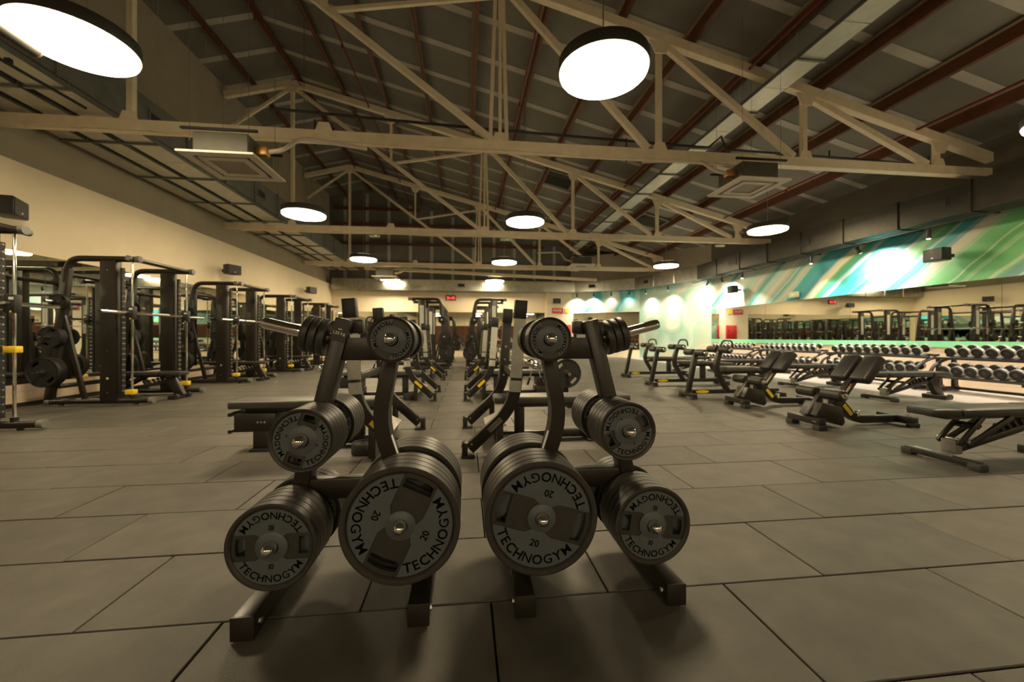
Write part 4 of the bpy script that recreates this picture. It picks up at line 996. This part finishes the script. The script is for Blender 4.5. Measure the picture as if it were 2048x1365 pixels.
# ================================================================== adjustable benches
def adj_bench(label, s=1, mat_pad='pad'):
    # local x from the low front foot (0) toward the wheeled end (1.1)
    t = thing('adjustable_bench', label, 'bench', group='adjustable benches')
    fr = M['frame']
    X = lambda x: s * x
    f = MB().box((X(0.0), 0, 0.045), (0.07, 0.52, 0.05), bev=0.006).build('front_foot', fr, t)
    MB().box((X(0.0), 0.06, 0.072), (0.045, 0.30, 0.006)).build('foot_cover', M['steel'], f, 'shiny foot cover', smooth=False)
    for yy in (-0.245, 0.245): MB().box((X(0), yy, 0.03), (0.085, 0.09, 0.06), bev=0.012).build('rubber_foot', M['rubber'], f)
    MB().box((X(0.10), 0, 0.13), (0.07, 0.11, 0.12), bev=0.008).build('pivot_block', M['step'], t, 'grey pivot block')
    MB().cyl((X(0.12), -0.11, 0.19), (X(0.12), 0.11, 0.19), 0.012).build('pivot_pin', M['chrome'], t)
    MB().beam((X(0.08), 0.0, 0.09), (X(1.02), 0.0, 0.33), 0.06, 0.055, bev=0.006).build('main_beam', fr, t)
    for yy in (-0.085, 0.085):
        MB().beam((X(0.14), yy, 0.15), (X(0.58), yy, 0.385), 0.022, 0.045, bev=0.004).build('strut', fr, t)
        MB().beam((X(0.07), yy * 0.9, 0.16), (X(0.30), yy * 0.9, 0.385), 0.022, 0.04, bev=0.004).build('strut', fr, t)
    b = MB()
    for k in range(5): b.box((X(0.58 + k * 0.07), 0, 0.275 + k * 0.017), (0.025, 0.05, 0.07), Matrix.Rotation(-s * 0.7, 3, 'Y'))
    b.build('adjuster_teeth', M['frame'], t, stuff=True, smooth=False)
    MB().box((X(0.26), 0, 0.305), (0.05, 0.17, 0.03), Matrix.Rotation(-s * 0.6, 3, 'Y'), bev=0.006).build('cross_plate', fr, t)
    MB().beam((X(0.98), 0, 0.36), (X(1.16), 0, 0.04), 0.09, 0.13, bev=0.01).build('rear_leg', fr, t)
    MB().box((X(1.11), 0, 0.035), (0.12, 0.36, 0.07), bev=0.01).build('rear_foot', fr, t)
    for yy in (-0.15, 0.15): MB().cyl((X(1.17), yy - 0.02, 0.045), (X(1.17), yy + 0.02, 0.045), 0.045, seg=18).build('wheel', M['rubber'], t)
    def pad(x0, x1, w0, w1, name):
        MB().prism([(X(x0), -w0), (X(x0 + 0.03), -w0 - 0.01), (X(x1), -w1), (X(x1), w1), (X(x0 + 0.03), w0 + 0.01), (X(x0), w0)], 0.405, 0.465, lambda x, y, z: Vector((x, y, z)), bev=0.014).build(name, M[mat_pad], t)
    pad(-0.22, 0.02, 0.10, 0.14, 'head_end_pad'); 
    pad(0.025, 0.86, 0.145, 0.145, 'back_pad'); pad(0.885, 1.20, 0.145, 0.13, 'seat_pad')
    MB().box((X(0.45), 0, 0.39), (1.0, 0.16, 0.03)).build('pad_plate', fr, t, smooth=False)
    return t
A1 = adj_bench('black adjustable bench cut off by the picture edge, closest to the camera'.replace('closest to the camera', 'before the dumbbells')); A1.location = (4.03, 2.95, 0)
def ab(x, y, rz, label):
    return dup(A1, (x, y, 0), (0, 0, rz), label)
ab(6.95, 5.97, 0.0, 'adjustable bench with steep black leg beside the first hyperextension bench, by the dumbbells')
ab(6.95, 7.85, 0.0, 'adjustable bench behind the second hyperextension bench, by the dumbbells')
ab(7.35, 4.25, 0.0, 'adjustable bench at the picture edge on the pale floor strip')
ab(6.6, 9.6, 0.0, 'adjustable bench near the middle dumbbell rack')
ab(6.4, 11.4, 0.0, 'adjustable bench near the far dumbbell rack')
ab(-6.05, 7.5, 0.0, 'adjustable bench inside the second guided bar machine')
ab(-6.05, 10.35, 0.0, 'adjustable bench inside the third guided bar machine')
ab(-6.05, 13.2, 0.0, 'adjustable bench inside the fourth guided bar machine')
ab(-6.05, 4.45, 0.0, 'adjustable bench inside the first guided bar machine')

# ================================================================== hyperextension benches
def hyper(label):
    # local x from the roller end (0) to the long rear foot (1.2); y is the width
    t = thing('hyperextension_bench', label, 'hyperextension bench', group='hyperextension benches')
    fr = M['frame']
    f = MB().box((0, 0, 0.095), (0.085, 0.46, 0.075), bev=0.007).build('front_foot', fr, t)
    MB().box((0, -0.19, 0.03), (0.11, 0.09, 0.06), bev=0.008).build('rubber_foot', M['rubber'], f); MB().box((0, 0.19, 0.03), (0.11, 0.09, 0.06), bev=0.008).build('rubber_foot', M['rubber'], f)
    b = MB()
    for k in (0, 1): b.cyl((-0.043 + 0, -0.15 - 0.03 * k, 0.095), (-0.048, -0.15 - 0.03 * k, 0.095), 0.009, seg=6)
    b.build('bolts', M['steel'], f, stuff=True)
    MB().prism([(0.02, 0.15), (0.36, 0.02), (0.40, 0.06), (0.36, 0.24), (0.10, 0.30)], -0.12, 0.12, lambda x, z, y: Vector((x, y, z)), bev=0.008).build('foot_platform', fr, t)
    MB().beam((0.03, 0, 0.13), (0.20, 0, 0.38), 0.06, 0.08, bev=0.006).build('roller_arm', fr, t)
    for y0, y1 in ((-0.30, -0.045), (0.045, 0.30)):
        MB().lathe([(0, y0), (0.055, y0), (0.065, y0 + 0.012), (0.065, y1 - 0.012), (0.055, y1), (0, y1)], Matrix.Translation((0.19, 0, 0.40)) @ Matrix.Rotation(-PI / 2, 4, 'X'), 24).build('roller_pad', M['pad'], t)
    MB().lathe([(0, 0), (0.030, 0.0), (0.034, 0.01), (0.030, 0.022), (0, 0.028)], Matrix.Translation((0.19, -0.30, 0.40)) @ ROTX, 20).build('roller_end_knob', M['chrome'], t, 'chrome end knob')
    R_ = Matrix.Rotation(-0.9, 3, 'Y')
    for yy in (-0.125, 0.125):
        MB().box((0.68, yy, 0.68), (0.36, 0.21, 0.11), R_, bev=0.028, seg=3).build('thigh_pad', M['pad'], t, 'thick black thigh pad')
    MB().beam((0.42, 0, 0.30), (0.66, 0, 0.60), 0.07, 0.09, bev=0.006).build('pad_post', fr, t)
    MB().box((0.49, -0.047, 0.415), (0.14, 0.002, 0.03), Matrix.Rotation(-0.9, 3, 'Y')).build('sticker', M['white'], t, 'white sticker', smooth=False)
    MB().box((0.545, -0.047, 0.485), (0.035, 0.0025, 0.03), Matrix.Rotation(-0.9, 3, 'Y')).build('sticker_top', M['orange'], t, smooth=False)
    ra = MB().prism(strip(fillet2([(0.33, 0.30), (0.44, 0.28), (0.62, 0.07), (1.24, 0.075)], 0.12), 0.085), -0.04, 0.04, lambda x, z, y: Vector((x, y, z)), bev=0.006).build('frame_rail', fr, t)
    d = Vector((0.18, -0.21)).normalized(); n = Vector((-d.y, d.x)); c = Vector((0.515, 0.195))
    q = [c + d * u + n * v for u, v in ((-0.08, -0.022), (0.08, -0.022), (0.08, 0.022), (-0.08, 0.022))]
    MB().prism([(p.x, p.y) for p in q], -0.043, -0.0405, lambda x, z, y: Vector((x, y, z))).build('sticker', M['yellow'], ra, 'yellow sticker', smooth=False)
    MB().box((0.80, 0, 0.119), (0.20, 0.055, 0.004)).build('grip_strip', M['step'], ra, smooth=False)
    rf = MB().box((1.22, 0, 0.075), (0.08, 0.42, 0.085), bev=0.007).build('rear_foot', fr, t)
    for yy in (-0.18, 0.18):
        MB().box((1.22, yy, 0.025), (0.10, 0.08, 0.05), bev=0.008).build('rubber_foot', M['rubber'], rf)
    for x, y, z in ((1.20, -0.15, 0.118), (0.66, -0.02, 0.115), (0.22, -0.02, 0.27)):
        MB().lathe([(0, 0), (0.026, 0), (0.026, 0.045), (0.024, 0.05), (0.030, 0.052), (0.030, 0.064), (0.024, 0.07), (0, 0.072)], Matrix.Translation((x, y, z)), 18).build('adjuster_knob', M['steel'], t, 'knob with a pale cap')
    return t
H1 = hyper('hyperextension bench with thick thigh pads, before the adjustable benches'); H1.location = (4.0, 4.28, 0)
dup(H1, (4.13, 5.66, 0), None, 'hyperextension bench with thick thigh pads, second and farther from the plate racks')

# ================================================================== abdominal benches with leg rollers
def ab_bench(label):
    t = thing('abdominal_bench', label, 'abdominal bench', group='abdominal benches with leg rollers')
    fr = M['frame']; Q = lambda x, z, y: Vector((x, y, z))
    MB().prism(strip([(0.04, 0.03), (0.20, 0.80)], 0.075), -0.04, 0.04, Q, bev=0.006).build('front_post', fr, t)
    MB().prism(strip(fillet2([(0.80, 0.10), (0.56, 0.50), (0.66, 0.86)], 0.12), 0.075), -0.04, 0.04, Q, bev=0.006).build('rear_post', fr, t)
    MB().tube(fillet([(0.66, 0, 0.85), (0.70, 0, 1.0), (0.88, 0, 1.0), (0.90, 0, 0.86)], 0.1), 0.016, 8).build('handle', fr, t)
    for x, z in ((0.19, 0.79), (0.64, 0.84)):
        for y0, y1 in ((-0.30, -0.045), (0.045, 0.30)):
            MB().lathe([(0, y0), (0.05, y0), (0.06, y0 + 0.012), (0.06, y1 - 0.012), (0.05, y1), (0, y1)], Matrix.Translation((x, 0, z)) @ Matrix.Rotation(-PI / 2, 4, 'X'), 20).build('leg_roller', M['pad'], t)
        MB().lathe([(0, 0), (0.034, 0.0), (0.038, 0.01), (0.034, 0.022), (0, 0.028)], Matrix.Translation((x, -0.30, z)) @ ROTX, 18).build('roller_end_knob', M['chrome'], t, 'chrome end knob')
    ra = MB().box((0.95, 0, 0.105), (1.62, 0.08, 0.075), bev=0.006).build('base_rail', fr, t)
    MB().prism([(0.30 + 0.12 * math.cos(a), 0.105 + 0.028 * math.sin(a)) for a in [2 * PI * i / 20 for i in range(20)]], -0.043, -0.0405, Q).build('sticker', M['yellow'], ra, 'yellow oval sticker', smooth=False)
    for x in (0.05, 1.70):
        f = MB().box((x, 0, 0.06), (0.08, 0.46, 0.06), bev=0.006).build('foot', fr, t)
        for yy in (-0.19, 0.19): MB().box((x, yy, 0.02), (0.10, 0.08, 0.04), bev=0.006).build('rubber_foot', M['rubber'], f)
    MB().box((0.95, 0, 0.50), (0.52, 0.30, 0.085), bev=0.022, seg=3).build('seat_pad', M['padgrey'], t)
    MB().box((1.55, 0, 0.475), (0.72, 0.30, 0.075), Matrix.Rotation(0.07, 3, 'Y'), bev=0.022, seg=3).build('back_pad', M['padgrey'], t)
    MB().box((1.25, 0, 0.435), (1.1, 0.12, 0.04)).build('pad_beam', fr, t, smooth=False)
    MB().box((1.25, 0, 0.27), (0.11, 0.07, 0.33), bev=0.005).build('leg', fr, t)
    MB().beam((0.66, 0, 0.42), (0.95, 0, 0.44), 0.06, 0.05, bev=0.005).build('brace', fr, t)
    return t
B1 = ab_bench('abdominal bench with two pairs of leg rollers beside the second hyperextension bench'); B1.location = (3.80, 6.55, 0)
dup(B1, (3.98, 8.30, 0), None, 'abdominal bench with two pairs of leg rollers, second from the hyperextension benches')
dup(B1, (4.15, 10.1, 0), None, 'abdominal bench with two pairs of leg rollers, third and farthest along'.replace('farthest', 'last'))

# small plate tree beyond the bench stations
t = thing('plate_tree', 'small plate tree holding one big plate, seen between the two plate rack legs', 'plate tree', (1.55, 6.1, 0))
MB().box((0, 0, 0.05), (0.5, 0.08, 0.08), bev=0.006).build('foot', M['frame'], t); MB().box((0, 0.0, 0.03), (0.08, 0.6, 0.06), bev=0.006).build('foot', M['frame'], t)
MB().box((0, 0, 0.55), (0.08, 0.08, 0.95), bev=0.006).build('post', M['frame'], t)
for z in (0.5, 0.95): MB().cyl((0, -0.04, z), (0, -0.26, z), 0.0242).build('peg', M['chrome'], t)
plate(20, (1.55, 6.1 - 0.08, 0.499), (0, 0.8, 0), 'black 20 kg plate on the small plate tree seen between the rack legs', False, None, True)

# ================================================================== dumbbell racks and dumbbells
def db_rack(label):
    t = thing('dumbbell_rack', label, 'dumbbell rack', group='dumbbell racks under the mural mirror')
    fr = M['frame']; L = 2.28
    for x, z in ((-0.02, 0.66), (-0.16, 0.30)):
        for dx in (-0.11, 0.11):
            MB().box((x + dx, 0, z + (0.035 if dx > 0 else -0.01)), (0.05, L, 0.045), Matrix.Rotation(-0.25, 3, 'Y'), bev=0.004, seg=1).build('shelf_rail', fr, t)
    for sg in (-1, 1):
        y = sg * (L / 2 - 0.06)
        MB().tube(fillet([(-0.42, y, 0.10), (-0.36, y, 0.46), (-0.10, y, 0.60), (0.16, y, 0.66), (0.22, y, 0.08)], 0.16, 8), 0.03, 12).build('end_frame', fr, t)
        MB().beam((-0.44, y, 0.05), (0.26, y, 0.05), 0.07, 0.08, bev=0.01).build('foot', fr, t)
        MB().beam((0.16, y, 0.05), (0.16, y, 0.66), 0.06, 0.06, bev=0.006).build('post', fr, t)
        MB().beam((-0.3, y, 0.28), (0.16, y, 0.32), 0.04, 0.05, bev=0.006).build('shelf_arm', fr, t)
        MB().box((-0.375, y - 0.0, 0.36), (0.01, 0.04, 0.07)).build('sticker', M['yellow'], t, 'yellow sticker', smooth=False)
        for x in (-0.4, 0.22): MB().cyl((x, y, 0), (x, y, 0.02), 0.03).build('rubber_foot', M['rubber'], t)
    MB().box((0.16, 0, 0.06), (0.05, L - 0.16, 0.05), bev=0.005).build('floor_bar', fr, t)
    b = MB()
    for x, z in ((-0.02, 0.66), (-0.16, 0.30)):
        for k in range(10):
            b.box((x, -L / 2 + 0.22 + k * 0.205, z + 0.03), (0.16, 0.085, 0.035), Matrix.Rotation(-0.25, 3, 'Y'))
    b.build('saddles', M['capgrey'], t, stuff=True, smooth=False)
    return t
def dumbbell(r, label):
    t = thing('dumbbell', label, 'dumbbell', group='dumbbells on the wall racks')
    hl = 0.5 * r + 0.05; Ry = Matrix.Rotation(PI / 2, 4, 'Y')
    for sg in (-1, 1):
        h = MB().lathe([(0, sg * 0.062), (r * 0.72, sg * 0.062), (r, sg * (0.062 + 0.18 * r)), (r, sg * (0.062 + hl * 0.82)), (r * 0.86, sg * (0.062 + hl)), (r * 0.72, sg * (0.062 + hl)), (r * 0.70, sg * (0.055 + hl)), (0, sg * (0.055 + hl))], Ry, 22).build('head', M['plateblack'], t)
        MB().lathe([(r * 0.9, sg * (0.062 + 0.2 * r)), (r + 0.002, sg * (0.062 + 0.22 * r)), (r + 0.002, sg * (0.062 + hl * 0.78)), (r * 0.9, sg * (0.062 + hl * 0.80))], Ry, 22, closed=True).build('rim_band', M['band'], h, 'pale band round the head')
        MB().lathe([(0, sg * (0.056 + hl)), (r * 0.34, sg * (0.058 + hl)), (r * 0.34, sg * (0.054 + hl)), (0, sg * (0.054 + hl))], Ry, 16).build('end_disc', M['hub'], h)
    MB().lathe([(0, -0.066), (0.014, -0.066), (0.017, 0), (0.014, 0.066), (0, 0.066)], Ry, 14).build('handle', M['chrome'], t)
    return t
RKX, RKY = 9.42, [3.25, 5.72, 8.14, 10.62, 13.08]
RKN = ['rack', 'the rack at the picture edge', 'the second rack in view', 'the third rack in view', 'the last rack']
RKL = ['two tier dumbbell rack reaching out of the picture', 'two tier dumbbell rack at the picture edge, with the largest dumbbells in view', 'two tier dumbbell rack second in view, behind the first hyperextension bench', 'two tier dumbbell rack third in view, with mid sized dumbbells', 'two tier dumbbell rack farthest off, with the smallest dumbbells'.replace('farthest off', 'by the pale mural')]
protos = {}
rk0 = None
for ri_, (y, rl) in enumerate(zip(RKY, RKL)):
    if ri_ == 0: continue
    rk = db_rack(rl) if rk0 is None else dup(rk0, (0, 0, 0), None, rl)
    rk0 = rk0 or rk
    rk.location = (RKX, y, 0)
    for sh, (dx, z, nm) in enumerate(((-0.02, 0.66, 'upper'), (-0.16, 0.30, 'lower'))):
        for k in range(10):
            r = (0.092, 0.092, 0.082, 0.068, 0.056)[ri_] + (0.004 if sh else 0) - 0.0007 * k
            key = round(r, 4)
            yy = y - 1.14 + 0.22 + k * 0.205
            lb = 'round dumbbell, %s from the near end, %s shelf of %s' % (ORD[k], nm, RKN[ri_])
            tilt = -0.25
            loc = (RKX + dx, yy, z + 0.064 + r * 0.95)
            if key not in protos:
                protos[key] = dumbbell(r, lb); o = protos[key]
            else: o = dup(protos[key], loc, None, lb)
            o.location = loc; o.rotation_euler = (0, tilt, 0)
